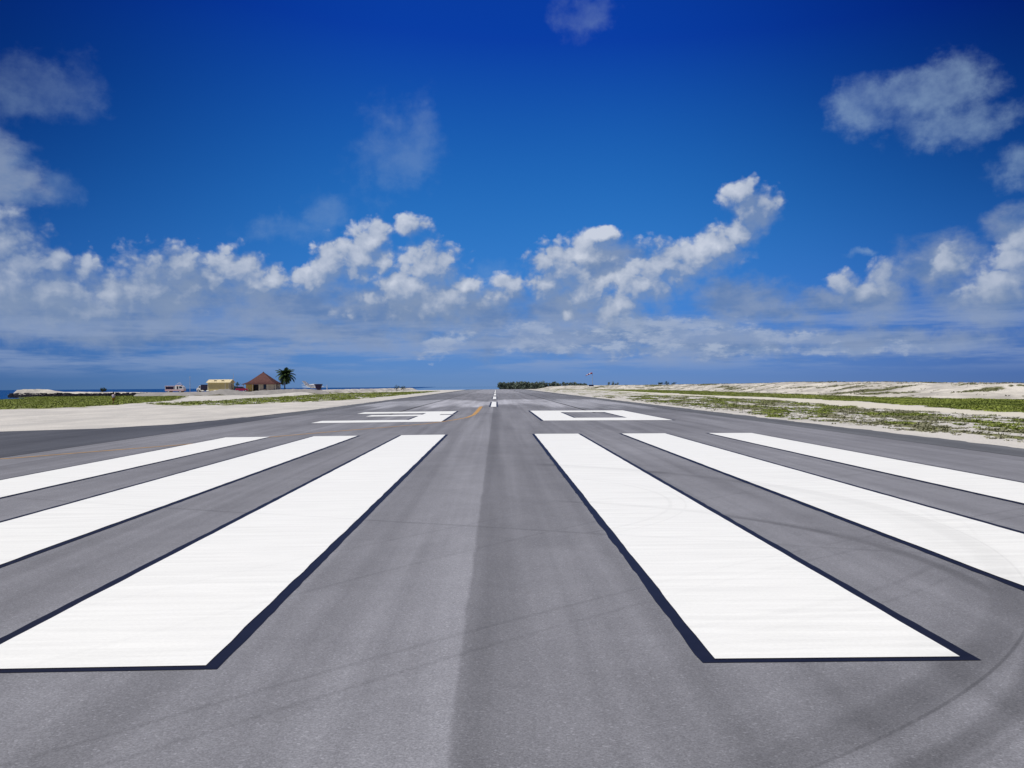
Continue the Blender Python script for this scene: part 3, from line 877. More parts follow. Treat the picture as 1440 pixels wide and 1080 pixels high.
k = 0
for row, (yy_, n_) in enumerate(((541, 11), (547, 10))):
    for i in range(n_):
        x = 3.2 + i * 2.45 + random.uniform(-0.4, 0.4) + row * 1.1
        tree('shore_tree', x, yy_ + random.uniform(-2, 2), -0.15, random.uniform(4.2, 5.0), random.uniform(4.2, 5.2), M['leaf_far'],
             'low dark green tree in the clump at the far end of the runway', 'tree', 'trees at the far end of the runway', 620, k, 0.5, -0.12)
        k += 1
for i in range(12):
    x = 30 + i * 2.4 + random.uniform(-0.6, 0.6)
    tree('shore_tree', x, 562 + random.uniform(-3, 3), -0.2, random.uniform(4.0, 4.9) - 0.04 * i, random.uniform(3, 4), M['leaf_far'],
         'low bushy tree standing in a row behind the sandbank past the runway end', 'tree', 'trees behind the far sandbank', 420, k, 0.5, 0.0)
    k += 1
for x, y, z, h, w_, lb in ((66.5, 520, 0.8, 3.2, 2.2, 'slim'), (69.2, 521, 0.8, 3.6, 2.4, 'tallest'), (71.6, 522, 0.8, 2.7, 2.6, 'lowest')):
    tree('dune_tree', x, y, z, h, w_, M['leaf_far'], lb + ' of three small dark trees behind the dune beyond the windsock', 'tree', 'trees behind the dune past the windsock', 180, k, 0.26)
    k += 1
for x, y, z, h, w_, lb in ((75.5, 402, 1.5, 1.9, 2.8, 'middle-sized'), (78.5, 403, 1.5, 2.1, 3.0, 'largest'), (81.8, 404, 1.5, 1.6, 2.6, 'smallest')):
    tree('crest_shrub', x, y, z, h, w_, M['leaf_dark'], lb + ' of three round dark shrubs on the far dune crest', 'shrub', 'shrubs on the near dune crest', 180, k, 0.22)
    k += 1
for x, y, z, h, w_ in ((114.5, 305, 1.35, 1.3, 3.4), (117.6, 306, 1.35, 1.5, 3.6), (121, 306, 1.35, 1.4, 3.6), (124.5, 307, 1.35, 1.1, 3.2)):
    tree('hedge_shrub', x, y, z, h, w_, M['leaf_dark'], 'low dark shrub in a dense row showing above the pale dune', 'shrub', 'row of shrubs behind the pale dune', 180, k, 0.22)
    k += 1
for x, y, h, w_ in ((-41.5, 372, 2.4, 2.6), (-38.8, 372, 2.1, 2.4)):
    tree('berm_shrub', x, y, 0.2, h, w_, M['leaf_dark'], 'small dark shrub on the low shore berm beside the runway', 'shrub', 'shrubs on the shore berm', 150, k, 0.2)
    k += 1
tree('round_bush', -112.6, 255.5, 0.75, 1.55, 1.9, M['leaf_dark'], 'round dark green bush growing on top of the breakwater', 'bush', None, 420, 303, 0.17, -0.2)
tree('tall_shrub', -82.4, 282, 0.75, 3.2, 2.6, M['leaf_dark'], 'dark green shrub behind the red car between shed and hut', 'shrub', None, 320, 302, 0.2, 0.0)

# coconut palm
M['palm_bark'] = material('palm_bark', (0.13, 0.105, 0.08), 0.9, 0.2, 0.3, 5)
M['frond'] = leafy('palm_leaflet', (0.018, 0.042, 0.016), (0.07, 0.11, 0.03), 0.45)
M['dead_frond'] = leafy('dead_palm_leaflet', (0.12, 0.085, 0.045), (0.2, 0.15, 0.08), 0.7)
palm = empty('palm_tree', (-65.9, 278, 0.75))
tag(palm, 'coconut palm with a dense dark crown beside the hut', 'palm tree')
mb = MB()
mb.tube([(0.1, 0, -0.3), (0, 0, 0.3), (-0.12, 0, 1.4), (-0.05, 0, 2.8), (0.12, 0, 4.3), (0.2, 0, 5.0)], [0.3, 0.22, 0.17, 0.15, 0.14, 0.17], 10)
for i in range(14):
    z = 0.4 + i * 0.32
    x = float(np.interp(z, [0.3, 1.4, 2.8, 4.3, 5], [0, -0.12, -0.05, 0.12, 0.2]))
    mb.tube([(x, 0, z), (x, 0, z + 0.05)], 0.19 - 0.003 * i, 10)
mb.build('trunk', M['palm_bark'], palm)
def frond_mesh(az_, up, ln, droop, nl=26):
    r_ = np.random.default_rng(int(az_ * 100) + 5)
    V, Fc, tn = [], [], []
    pts = []
    d, el_ = 0.0, up
    p_ = np.array([0.2, 0, 5.0])
    hd = np.array([math.cos(az_), math.sin(az_), 0])
    for i in range(nl + 1):
        pts.append(p_.copy())
        e_ = up - droop * (i / nl) ** 1.3
        p_ = p_ + (hd * math.cos(e_) + np.array([0, 0, math.sin(e_)])) * ln / nl
    side = np.array([-hd[1], hd[0], 0])
    for i in range(nl):
        a, b = pts[i], pts[i + 1]
        k = len(V)
        wv = 0.035 * (1 - i / nl) + 0.008
        V += [a - side * wv, a + side * wv, b + side * wv, b - side * wv]
        Fc.append((k, k + 1, k + 2, k + 3))
        if i < 2:
            continue
        L_ = 1.2 * math.sin(math.pi * (0.12 + 0.82 * i / nl)) * r_.uniform(0.8, 1.1)
        t = (b - a) / np.linalg.norm(b - a)
        for s in (-1, 1):
            for q in (0.0, 0.5):
                o_ = a + (b - a) * q
                tip = o_ + side * s * L_ * 0.72 + t * L_ * 0.55 - np.array([0, 0, 1]) * L_ * r_.uniform(0.15, 0.5)
                k = len(V)
                V += [o_ - t * 0.06, o_ + t * 0.08, (o_ + tip) / 2 + t * 0.11 + np.array([0, 0, 0.04]), tip]
                Fc.append((k, k + 1, k + 2, k + 3))
    return np.array(V), np.array(Fc), np.repeat(r_.random(len(Fc)), 4)
for i in range(36):
    a = i * 2.399 + 0.3
    lvl = i / 35
    V, Fc, tn = frond_mesh(a, 1.42 - 1.95 * lvl, (3.7 - 0.7 * abs(lvl - 0.4)) * random.uniform(0.72, 1.14), 1.15 + 0.45 * lvl + random.uniform(-0.25, 0.25))
    fast_mesh('frond', V, Fc, M['dead_frond'] if i > 33 else M['frond'], palm, attrs={'tint': tn})
mb = MB()
for i in range(5):
    a = i * 1.26
    c_ = Vector((0.2 + 0.3 * math.cos(a), 0.3 * math.sin(a), 4.75 - 0.1 * (i % 2)))
    mb.tube([c_ + Vector((0, 0, -0.16)), c_ + Vector((0, 0, -0.08)), c_, c_ + Vector((0, 0, 0.1))], [0.03, 0.11, 0.13, 0.04], 8)
mb.build('coconuts', material('coconut_husk', (0.16, 0.14, 0.05), 0.7), palm, True)

# ------------------------------------------------------------------ shed
M['cream'] = material('cream_sheet', (0.72, 0.62, 0.40), 0.6, 0.3, 0.06, 1.0)
M['olive'] = material('ochre_wall', (0.55, 0.465, 0.22), 0.85, 0.2, 0.1, 1.2)
M['trim'] = material('pale_trim', (0.68, 0.62, 0.48), 0.7)
M['dark'] = material('dark_opening', (0.018, 0.016, 0.022), 0.5)
M['steel'] = material('galvanised_steel', (0.55, 0.56, 0.58), 0.4, 0.5, 0, 1, 0.6)
M['conc'] = material('concrete', (0.38, 0.37, 0.35), 0.9, 0.2, 0.15, 2)
M['glass'] = material('dark_glass', (0.02, 0.03, 0.045), 0.08, 0.6)
M['rubber'] = material('rubber', (0.02, 0.02, 0.02), 0.85)
shed = empty('shed', (-82.9, 266, 0.72))
tag(shed, 'ochre shed with cream pitched roof standing behind the gravel bank', 'shed')
hw_, dp, we, wr = 3.25, 4.6, 2.85, 3.75
mb = MB()
mb.box(-hw_, hw_, 0, 0.15, 0, we).box(-hw_, hw_, dp - 0.15, dp, 0, we)
mb.prism_y([(0, 0), (0.01, 0), (0.01, 0.01)], 0.2, 0.21)
for x0, x1 in ((-hw_, -hw_ + 0.15), (hw_ - 0.15, hw_)):
    mb.add([(x0, 0.15, 0), (x0, dp - 0.15, 0), (x0, dp - 0.15, we), (x0, dp / 2, wr - 0.08), (x0, 0.15, we), (x1, 0.15, 0), (x1, dp - 0.15, 0), (x1, dp - 0.15, we), (x1, dp / 2, wr - 0.08), (x1, 0.15, we)],
           [(0, 1, 2, 3, 4), (9, 8, 7, 6, 5), (0, 4, 9, 5), (4, 3, 8, 9), (3, 2, 7, 8), (2, 1, 6, 7), (1, 0, 5, 6)])
mb.build('wall', M['olive'], shed)
rf = None
for s in (0, 1):
    mb = MB()
    y0, y1 = (-0.45, dp / 2) if s == 0 else (dp + 0.45, dp / 2)
    z0 = we - 0.02
    mb.hexa([(-hw_ - 0.35, y0, z0), (hw_ + 0.35, y0, z0), (hw_ + 0.35, y1, wr), (-hw_ - 0.35, y1, wr), (-hw_ - 0.35, y0, z0 + 0.08), (hw_ + 0.35, y0, z0 + 0.08), (hw_ + 0.35, y1, wr + 0.08), (-hw_ - 0.35, y1, wr + 0.08)])
    o = mb.build('roof_slope', M['cream'], shed)
    rib = MB()
    for i in range(17):
        x = -hw_ - 0.2 + i * (2 * hw_ + 0.4) / 16
        rib.hexa([(x - 0.03, y0, z0 + 0.082), (x + 0.03, y0, z0 + 0.082), (x + 0.03, y1, wr + 0.082), (x - 0.03, y1, wr + 0.082), (x - 0.02, y0, z0 + 0.13), (x + 0.02, y0, z0 + 0.13), (x + 0.02, y1, wr + 0.13), (x - 0.02, y1, wr + 0.13)])
    rib.build('roof_ribs', M['cream'], o)
for x in (-1.25, 1.0):
    mb = MB().box(x - 0.3, x + 0.3, 0.75, 1.15, 3.0, 3.55)
    o = mb.build('roof_vent', M['dark'], shed)
    MB().box(x - 0.38, x + 0.38, 0.68, 1.2, 3.552, 3.6).build('cap', M['cream'], o)
for x in (-hw_ + 0.02, 1.95, hw_ - 0.14):
    MB().box(x - 0.02, x + 0.14, -0.03, -0.002, 0, we - 0.12).build('corner_trim', M['trim'], shed)
MB().box(hw_ + 0.002, hw_ + 0.03, 1.2, 2.7, 0, 2.5).build('door', M['dark'], shed)
MB().box(hw_ + 0.002, hw_ + 0.06, 2.75, 2.95, 0, 2.6).build('door_frame', M['trim'], shed)
MB().box(hw_ + 0.35, hw_ + 0.5, 0.1, 0.25, 0, 2.8).build('porch_post', M['trim'], shed)
for x, y, a, lb in ((-83.0, 252.0, 0.2, 'white filled sack on the gravel bank, the one nearest the lorry'), (-81.8, 252.6, -0.3, 'white filled sack on the gravel bank between two other sacks'), (-79.9, 253.4, 0.1, 'white filled sack lying closest to the peak of the gravel bank')):
    mb = MB()
    mb.tube([(-0.5, 0, 0.15), (-0.4, 0, 0.18), (-0.15, 0, 0.24), (0.15, 0, 0.23), (0.42, 0, 0.17), (0.5, 0, 0.15)], [(0.1, 0.05), (0.24, 0.13), (0.3, 0.2), (0.3, 0.2), (0.25, 0.14), (0.1, 0.05)], 10)
    o = mb.build('sack', material('white_sack', (0.75, 0.72, 0.66), 0.8), None, True)
    o.location = (x, y, 0.98)
    o.rotation_euler = (0, 0, a)
    tag(o, lb, 'sack', 'white sacks before the shed')

# ------------------------------------------------------------------ hut with flared pyramid roof
M['thatch'] = material('brown_roof_shingle', (0.125, 0.06, 0.056), 0.85, 0.2, 0.25, 2.5)
M['yellow_wall'] = material('yellow_plaster', (0.52, 0.37, 0.13), 0.85, 0.2, 0.08, 1.0)
M['pale_wall'] = material('pale_plaster', (0.55, 0.47, 0.36), 0.85, 0.2, 0.08, 1.0)
hut = empty('hut', (-72.9, 279, 0.72))
tag(hut, 'hut with flared brown pyramid roof and yellow walls beside the palm', 'hut')
prof = [(5.55, 2.28), (4.7, 2.58), (3.9, 2.98), (3.1, 3.55), (2.2, 4.3), (1.2, 5.15), (0.35, 5.85), (0.02, 6.15)]
def ring(r_, z):
    return [(r_ * math.copysign(1, math.cos(a)) , r_ * math.copysign(1, math.sin(a)), z) for a in (math.radians(225), math.radians(315), math.radians(45), math.radians(135))]
roof = None
for side in range(4):
    mb = MB()
    for i in range(len(prof) - 1):
        (r0, z0), (r1, z1) = prof[i], prof[i + 1]
        n_ = 3
        for j in range(n_):
            ra, za = r0 + (r1 - r0) * j / n_, z0 + (z1 - z0) * j / n_
            rb, zb = r0 + (r1 - r0) * (j + 1) / n_, z0 + (z1 - z0) * (j + 1) / n_
            P0, P1 = ring(ra, za), ring(rb, zb)
            a, b, c_, d = P0[side], P0[(side + 1) % 4], P1[(side + 1) % 4], P1[side]
            up = lambda p_: (p_[0], p_[1], p_[2] + 0.07)
            mb.add([up(a), up(b), c_, d, a, b], [(0, 1, 2, 3), (4, 5, 1, 0)])
    mb.build('roof_side', M['thatch'], hut)
mb = MB()
mb.add(ring(5.5, 2.27), [(3, 2, 1, 0)])
mb.build('eave_soffit', M['dark'], hut)
mb = MB()
mb.tube([(0, 0, 6.05), (0, 0, 6.2), (0, 0, 6.3)], [0.22, 0.18, 0.04], 8)
mb.build('roof_finial', M['thatch'], hut)
wz = 2.25
MB().box(-4.3, -2.0, -4.3, -4.15, 0, wz).build('front_wall', M['yellow_wall'], hut)
MB().box(-0.4, 1.1, -4.3, -4.15, 0, wz).build('front_wall', M['pale_wall'], hut)
MB().box(2.0, 4.3, -4.3, -4.15, 0, wz).build('front_wall', M['pale_wall'], hut)
MB().box(1.1, 2.0, -4.27, -4.15, 0, 0.75).build('window_base', M['pale_wall'], hut)
MB().box(1.1, 2.0, -4.24, -4.2, 0.75, wz).build('window_pane', M['glass'], hut)
MB().box(-4.3, -4.15, -4.148, 4.148, 0, wz).build('side_wall', M['yellow_wall'], hut)
MB().box(4.15, 4.3, -4.148, 4.148, 0, wz).build('side_wall', M['pale_wall'], hut)
MB().box(-4.3, 4.3, 4.15, 4.3, 0, wz).build('rear_wall', M['pale_wall'], hut)
MB().box(-2.0, -0.4, -3.6, -3.55, 0, 2.2).build('doorway', M['dark'], hut)
for x in (-4.9, -2.1, 0.0, 2.6, 4.9):
    MB().tube([(x, -4.9, 0), (x, -4.9, 2.28)], 0.09, 8).build('porch_post', M['trim'], hut)

# ------------------------------------------------------------------ vehicles
def wheel(x, y, r_, parent, width=0.2):
    mb = MB()
    mb.tube([(x, y - width / 2, r_), (x, y - width / 2 + 0.03, r_), (x, y + width / 2 - 0.03, r_), (x, y + width / 2, r_)], [r_ * 0.92, r_, r_, r_ * 0.92], 16)
    o = mb.build('wheel', M['rubber'], parent)
    sgn = -1 if y < 0 else 1
    MB().tube([(x, y + sgn * (width / 2 + 0.002), r_), (x, y + sgn * (width / 2 + 0.02), r_)], r_ * 0.58, 12).build('rim', M['steel'], o)
M['red'] = material('red_car_paint', (0.36, 0.012, 0.05), 0.3, 0.5)
car = empty('car', (-75.6, 265, 0.85), 0.12)
tag(car, 'small red hatchback parked between the shed and the hut', 'car')
low_p = [(-1.75, 0.28), (1.78, 0.28), (1.82, 0.62), (1.7, 0.8), (0.85, 0.93), (-1.62, 0.96), (-1.8, 0.75)]
MB().prism_y(low_p, -0.8, 0.8).build('body', M['red'], car, bevel=0.05)
cab = [(-1.6, 0.955), (0.83, 0.925), (0.25, 1.42), (-1.3, 1.46)]
mb = MB()
mb.add([(x, -0.78, z) for x, z in cab[:2]] + [(x, -0.62, z) for x, z in cab[2:]] + [(x, 0.78, z) for x, z in cab[:2]] + [(x, 0.62, z) for x, z in cab[2:]],
       [(0, 1, 2, 3), (7, 6, 5, 4), (1, 0, 4, 5), (2, 1, 5, 6), (3, 2, 6, 7), (0, 3, 7, 4)])
mb.build('windows', M['glass'], car)
MB().box(-1.32, 0.27, -0.63, 0.63, 1.43, 1.5).build('roof', M['red'], car, bevel=0.03)
for x, y in ((-1.15, -0.75), (1.15, -0.75), (-1.15, 0.75), (1.15, 0.75)):
    wheel(x, y, 0.3, car)
for y in (-0.55, 0.55):
    MB().box(1.74, 1.83, y - 0.15, y + 0.15, 0.6, 0.74).build('headlight', M['steel'], car)

M['tpink'] = material('faded_pink_paint', (0.62, 0.42, 0.42), 0.5, 0.4)
M['twhite'] = material('white_vehicle_paint', (0.72, 0.71, 0.70), 0.4, 0.5)
M['purple'] = material('bay_shade_purple', (0.05, 0.035, 0.08), 0.7)
truck = empty('fire_truck', (-94.6, 263, 0.60))
tag(truck, 'white and pink open-bay truck parked at the end of the gravel bank', 'truck')
MB().box(-2.75, 2.7, -1.1, 1.1, 0.55, 1.05).build('chassis', M['tpink'], truck, bevel=0.04)
MB().box(-2.6, 0.0, -0.95, 0.95, 1.052, 1.9).build('rear_bay', M['purple'], truck)  # dark block painted for the shade inside the open bay
MB().box(-2.75, 0.1, -1.15, 1.15, 1.95, 2.12).build('bay_roof', M['tpink'], truck, bevel=0.03)
for x in (-2.65, -0.05):
    for y in (-1.05, 1.05):
        MB().box(x - 0.06, x + 0.06, y - 0.05, y + 0.05, 1.052, 1.948).build('bay_post', M['twhite'], truck)
cabp = [(0.15, 1.052), (2.68, 1.052), (2.7, 1.35), (2.35, 1.95), (2.05, 2.12), (0.15, 2.12)]
MB().prism_y(cabp, -1.1, 1.1).build('cab', M['twhite'], truck, bevel=0.05)
for s in (-1, 1):
    y0, y1 = (-1.13, -1.102) if s < 0 else (1.102, 1.13)
    MB().prism_y([(1.45, 1.4), (2.4, 1.4), (2.15, 1.95), (1.45, 1.95)], y0, y1).build('side_window', M['glass'], truck)
    MB().box(0.75, 1.15, y0, y1, 1.15, 2.0).build('door_opening', M['dark'], truck)
MB().box(0.2, 1.9, -0.8, 0.8, 2.122, 2.38).build('roof_box', M['tpink'], truck, bevel=0.04)
mb = MB()
mb.tube([(0.45, 0, 2.38), (0.5, 0, 2.7), (0.8, 0, 2.9), (1.2, 0, 2.95), (1.55, 0, 2.85), (1.75, 0, 2.6), (1.8, 0, 2.38)], 0.05, 6)
mb.build('roof_arch', M['twhite'], truck)
for x in (-1.7, 1.7):
    for y in (-0.95, 0.95):
        wheel(x, y, 0.5, truck, 0.28)

lorry = empty('box_lorry', (-89.9, 272.6, 0.7))
tag(lorry, 'lorry with rounded white cab and dark box body beside the shed', 'lorry')
MB().box(-0.15, 3.2, -1.05, 1.05, 0.85, 2.35).build('box_body', material('dark_navy_box', (0.018, 0.018, 0.05), 0.5), lorry, bevel=0.03)
MB().prism_y([(-1.5, 0.5), (-0.2, 0.5), (-0.2, 2.05), (-0.75, 2.0), (-0.98, 1.4), (-1.45, 1.25)], -0.95, 0.95).build('cab', M['twhite'], lorry, bevel=0.08)
for s in (-1, 1):
    y0, y1 = (-0.975, -0.952) if s < 0 else (0.952, 0.975)
    MB().prism_y([(-0.85, 1.42), (-0.35, 1.42), (-0.35, 1.9), (-0.68, 1.88)], y0, y1).build('side_window', M['glass'], lorry)
MB().box(-0.2, 3.1, -0.5, 0.5, 0.5, 0.848).build('chassis', M['dark'], lorry)
for x in (-0.9, 2.4):
    for y in (-0.85, 0.85):
        wheel(x, y, 0.45, lorry, 0.25)

# ------------------------------------------------------------------ light aircraft
M['plane'] = material('white_aircraft_paint', (0.80, 0.81, 0.82), 0.35, 0.5)
plane = empty('light_aircraft', (-61.3, 286, 0.75), R(60))
tag(plane, 'white light aircraft with swept tail fin parked behind the gravel bank', 'aircraft')
mb = MB()
mb.tube([(-0.1, 0, 1.95), (0.8, 0, 1.85), (2.2, 0, 1.7), (3.6, 0, 1.62), (5.0, 0, 1.6), (6.2, 0, 1.5), (7.1, 0, 1.42), (7.5, 0, 1.4)],
        [(0.1, 0.16), (0.22, 0.3), (0.42, 0.5), (0.58, 0.72), (0.6, 0.74), (0.52, 0.55), (0.38, 0.4), (0.1, 0.1)], 14)
mb.build('fuselage', M['plane'], plane, True)
MB().prism_y([(-1.5, 3.3), (-0.2, 3.3), (2.0, 2.15), (-0.1, 1.95)], -0.07, 0.07).build('tail_fin', M['plane'], plane)
MB().hexa([(-0.1, -1.7, 1.98), (0.75, -1.7, 1.98), (0.75, 1.7, 1.98), (-0.1, 1.7, 1.98), (-0.1, -1.7, 2.05), (0.75, -1.7, 2.05), (0.75, 1.7, 2.05), (-0.1, 1.7, 2.05)]).build('tailplane', M['plane'], plane)
for s in (-1, 1):
    p_ = [(3.3, s * 0.4, 1.12), (4.9, s * 0.4, 1.12), (4.5, s * 4.6, 1.38), (3.5, s * 4.6, 1.38)]
    q_ = [(x, y, z + (0.16 if abs(y) < 1 else 0.07)) for x, y, z in p_]
    if s < 0:
        p_, q_ = p_[::-1], q_[::-1]
    MB().hexa(p_ + q_).build('wing', M['plane'], plane)
    MB().prism_y([(4.0, 1.75), (5.35, 1.75), (5.0, 2.18), (4.2, 2.2)], s * 0.6 - 0.02, s * 0.6 + 0.02).build('cabin_window', M['glass'], plane)
    mb = MB().tube([(4.2, s * 1.3, 1.15), (4.2, s * 1.35, 0.25)], 0.05, 6)
    o = mb.build('landing_leg', M['steel'], plane)
    MB().tube([(4.2, s * 1.35 - 0.08, 0.22), (4.2, s * 1.35 + 0.08, 0.22)], 0.22, 12).build('tyre', M['rubber'], o)
mb = MB().tube([(6.6, 0, 1.1), (6.6, 0, 0.25)], 0.05, 6)
o = mb.build('landing_leg', M['steel'], plane)
MB().tube([(6.6, -0.07, 0.2), (6.6, 0.07, 0.2)], 0.2, 12).build('tyre', M['rubber'], o)
mb = MB()
for a in (0.4, 0.4 + math.pi):
    mb.hexa([(7.5, math.cos(a) * 0.08 - 0.05, 1.4 + math.sin(a) * 0.08), (7.53, math.cos(a) * 0.08 - 0.05, 1.4 + math.sin(a) * 0.08), (7.53, math.cos(a) * 0.08 + 0.05, 1.4 + math.sin(a) * 0.08), (7.5, math.cos(a) * 0.08 + 0.05, 1.4 + math.sin(a) * 0.08),
             (7.5, math.cos(a) * 0.95 - 0.06, 1.4 + math.sin(a) * 0.95), (7.53, math.cos(a) * 0.95 - 0.06, 1.4 + math.sin(a) * 0.95), (7.53, math.cos(a) * 0.95 + 0.06, 1.4 + math.sin(a) * 0.95), (7.5, math.cos(a) * 0.95 + 0.06, 1.4 + math.sin(a) * 0.95)])
mb.build('propeller', M['dark'], plane)

# tapered hopper beside the aircraft
M['hopper'] = material('dark_purple_metal', (0.045, 0.028, 0.075), 0.6, 0.3, 0.2, 2)
hop = empty('metal_hopper', (-54.7, 274, 0.2))
tag(hop, 'dark purple metal hopper tapering downwards in front of the aircraft', 'hopper')
mb = MB()
mb.hexa([(-0.25, -0.6, 0.8), (0.45, -0.6, 0.8), (0.45, 0.6, 0.8), (-0.25, 0.6, 0.8), (-1.05, -1.0, 2.65), (1.1, -1.0, 2.65), (1.1, 1.0, 2.65), (-1.05, 1.0, 2.65)])
mb.build('bin', M['hopper'], hop)
MB().box(-1.12, 1.17, -1.07, 1.07, 2.652, 2.78).build('rim', M['hopper'], hop)
for x, y in ((-0.7, -0.7), (0.8, -0.7), (0.8, 0.7), (-0.7, 0.7)):
    MB().tube([(x, y, 0), (x * 0.95, y * 0.95, 1.9)], 0.06, 6).build('leg', M['hopper'], hop)

# ------------------------------------------------------------------ masts and posts
def mast(name, loc, h, r_, mat, label, cat, extra=None):
    o = empty(name, loc)
    MB().tube([(0, 0, 0), (0, 0, h * 0.5), (0, 0, h)], [r_, r_ * 0.8, r_ * 0.5], 8).build('pole', mat, o)
    MB().box(-0.25, 0.25, -0.25, 0.25, -0.3, 0.06).build('footing', M['conc'], o)
    for z in (extra or []):
        MB().tube([(-0.35, 0, h * z), (0.35, 0, h * z)], 0.03, 6).build('crossbar', mat, o)
    return tag(o, label, cat)
M['pole_grey'] = material('pale_grey_pole', (0.45, 0.47, 0.52), 0.5, 0.4)
mast('radio_mast', (-90.7, 264, 0.72), 4.9, 0.09, M['pole_grey'], 'thin pale radio mast between the open-bay truck and the lorry', 'mast', [0.93])
mast('flagpole', (-80.05, 271.5, 0.72), 5.7, 0.08, M['pole_grey'], 'thin pale flagpole standing at the shed gable end', 'pole')
mast('marker_post', (-57.0, 300, 0.0), 2.8, 0.14, M['twhite'], 'short white marker post on the berm past the aircraft', 'post')

M['sock_red'] = material('red_windsock_cloth', (0.28, 0.02, 0.045), 0.8)
M['sock_white'] = material('white_windsock_cloth', (0.72, 0.70, 0.70), 0.8)
sock = empty('windsock', (44.0, 400, 1.7))
tag(sock, 'red and white windsock flying from a mast on the sandbank', 'windsock')
MB().tube([(0, 0, 0), (0, 0, 3), (0, 0, 6.1)], [0.11, 0.09, 0.07], 8).build('mast', M['pole_grey'], sock)
MB().box(-1.6, 0.5, -0.6, 0.6, -0.3, 0.5).build('base_platform', material('dark_blue_base', (0.03, 0.035, 0.09), 0.6), sock)
MB().tube([(-0.45, 0, 5.35), (-0.38, 0, 6.1)], 0.03, 6).build('swivel_hoop', M['pole_grey'], sock)
path = [(-0.1, 0, 5.75), (-0.95, 0, 5.6), (-1.4, 0, 5.4), (-2.15, 0, 5.05), (-2.55, 0, 4.85), (-3.0, 0, 4.6)]
rad = [0.33, 0.29, 0.25, 0.21, 0.18, 0.14]
for i in range(5):
    MB().tube([path[i], path[i + 1]], [rad[i], rad[i + 1]], 12, False).build('sock_band', M['sock_red'] if i % 2 == 0 else M['sock_white'], sock, True)

# ------------------------------------------------------------------ breakwater
M['rock'] = material('dark_rock', (0.035, 0.033, 0.045), 0.7, 0.3, 0.3, 1.5)  # dark base tone for the whole rock face
bw = empty('breakwater', (-115, 253, 0))
tag(bw, 'long low breakwater of dark rock topped with pale sand', 'breakwater')
def bw_y(x): return 247 + (x + 137) * 0.28
mb = MB()
for i in range(620):
    x = random.uniform(-134.5, -93)
    z = random.uniform(-0.1, 0.62) * (1.25 if x < -122 else 0.9)
    s = random.uniform(0.25, 0.6)
    y = bw_y(x) - 0.8 + z * 0.5 + random.uniform(-0.2, 0.2)
    pts = []
    for dz in (-0.5, 0.5):
        for ax, ay in ((-0.5, -0.5), (0.5, -0.5), (0.5, 0.5), (-0.5, 0.5)):
            pts.append((x + 115 + (ax + random.uniform(-0.18, 0.18)) * s * 1.5, y - 253 + (ay + random.uniform(-0.18, 0.18)) * s, z + (dz + random.uniform(-0.2, 0.2)) * s))
    mb.hexa(pts)
o = mb.build('rock_face', M['rock'], bw)
o['kind'] = 'stuff'
xs = np.arange(-135, -92, 0.6); qs = np.linspace(-1.0, 9, 16)
XX, QQ = np.meshgrid(xs, qs)
topz = np.interp(XX, [-135, -134, -133.2, -128, -125.5, -122, -110, -100, -92.5], [0.1, 1.2, 1.95, 1.95, 1.45, 1.15, 1.0, 0.85, 0.6])
ZZ = topz * sstep(-1.0, 0.5, QQ) * sstep(9, 5, QQ) * (1 + 0.3 * (fbm(XX * 0.7, QQ * 0.7) - 0.5)) + 0.0
ZZ = np.where(QQ < -0.9, 0.55, ZZ)
V = np.stack([XX + 115, bw_y(XX) + QQ - 253, ZZ], -1).reshape(-1, 3)
fast_mesh('sand_top', V, grid_faces(len(xs), len(qs)), M['dune'], bw, smooth=True, attrs={'grass': np.zeros(XX.size), 'track': np.zeros(XX.size)})

# ------------------------------------------------------------------ person on the sand track
M['skin'] = material('skin', (0.17, 0.085, 0.05), 0.6)
M['shirt'] = material('lilac_shirt_cloth', (0.52, 0.46, 0.56), 0.9, 0.1, 0.15, 8)
M['skirt'] = material('ochre_shorts_cloth', (0.33, 0.17, 0.02), 0.9, 0.1, 0.15, 8)
M['hair'] = material('black_hair', (0.012, 0.01, 0.01), 0.6)
person = empty('person', (-52.0, 121.5, -0.1), R(70))
tag(person, 'person in lilac shirt and ochre shorts walking by the grass field', 'person')
def skin_mesh(name, verts, edges, radii, mat, parent, root=0):
    me = bpy.data.meshes.new(name)
    me.from_pydata(verts, edges, [])
    o = link(bpy.data.objects.new(name, me))
    o.parent = parent
    me.materials.append(mat)
    o.modifiers.new('skin', 'SKIN')
    if not me.skin_vertices:
        me.skin_vertices.new() if hasattr(me.skin_vertices, 'new') else None
    layer = me.skin_vertices[0].data
    for i, r_ in enumerate(radii):
        layer[i].radius = r_ if isinstance(r_, tuple) else (r_, r_)
        layer[i].use_root = (i == root)
    sb_ = o.modifiers.new('subd', 'SUBSURF')
    sb_.levels = sb_.render_levels = 2
    return o
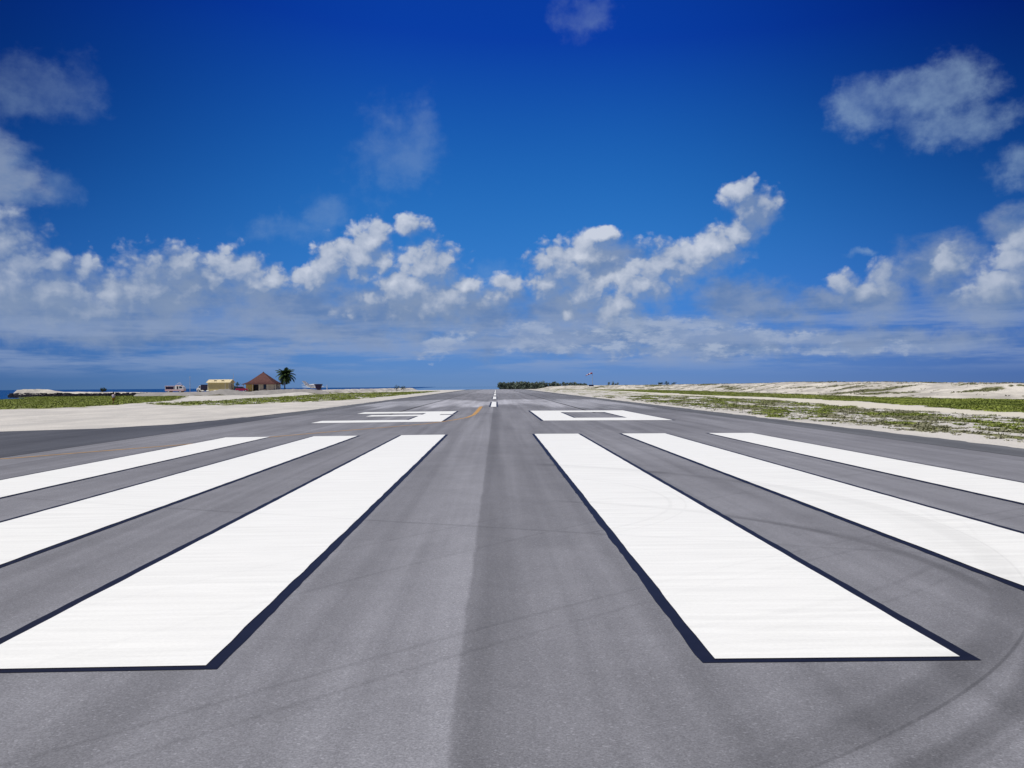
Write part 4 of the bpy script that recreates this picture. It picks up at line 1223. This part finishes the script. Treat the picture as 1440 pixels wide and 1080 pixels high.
PV = [(0, 0, 0.84), (0, 0, 1.0), (0.01, 0, 1.18), (0.02, 0, 1.3), (0.03, 0, 1.38), (0.04, 0, 1.47), (0.04, 0, 1.56),
      (0, 0.17, 1.25), (-0.06, 0.21, 1.02), (0.02, 0.22, 0.8), (0.04, 0.22, 0.74), (0, -0.17, 1.25), (0.08, -0.2, 1.02), (0.2, -0.19, 0.84), (0.24, -0.19, 0.79),
      (0, 0.09, 0.78), (0.12, 0.09, 0.44), (0.06, 0.09, 0.08), (0.2, 0.09, 0.04), (0, -0.09, 0.78), (-0.04, -0.09, 0.44), (-0.2, -0.09, 0.1), (-0.09, -0.09, 0.04)]
PE = [(0, 1), (1, 2), (2, 3), (3, 4), (4, 5), (5, 6), (3, 7), (7, 8), (8, 9), (9, 10), (3, 11), (11, 12), (12, 13), (13, 14), (0, 15), (15, 16), (16, 17), (17, 18), (0, 19), (19, 20), (20, 21), (21, 22)]
PR = [0.12, 0.115, 0.13, 0.09, 0.055, 0.1, 0.085, 0.06, 0.045, 0.035, 0.035, 0.06, 0.045, 0.035, 0.035, 0.09, 0.062, 0.04, 0.035, 0.09, 0.062, 0.04, 0.035]
skin_mesh('body', PV, PE, PR, M['skin'], person)
SV = [(0, 0, 0.82), (0, 0, 1.0), (0.01, 0, 1.18), (0.02, 0, 1.31), (0, 0.17, 1.26), (-0.05, 0.205, 1.06), (0, -0.17, 1.26), (0.07, -0.195, 1.06)]
skin_mesh('shirt', SV, [(0, 1), (1, 2), (2, 3), (3, 4), (4, 5), (3, 6), (6, 7)], [0.165, 0.15, 0.165, 0.1, 0.085, 0.075, 0.085, 0.075], M['shirt'], person)
HV = [(0, 0, 0.86), (0, 0.09, 0.76), (0.1, 0.1, 0.5), (0, -0.09, 0.76), (-0.04, -0.1, 0.5)]
skin_mesh('shorts', HV, [(0, 1), (1, 2), (0, 3), (3, 4)], [0.16, 0.12, 0.105, 0.12, 0.105], M['skirt'], person)
mb = MB()
mb.tube([(0.0, 0, 1.47), (0.01, 0, 1.53), (0.025, 0, 1.6), (0.035, 0, 1.65)], [0.1, 0.115, 0.1, 0.03], 12)
mb.build('hair', M['hair'], person, True)
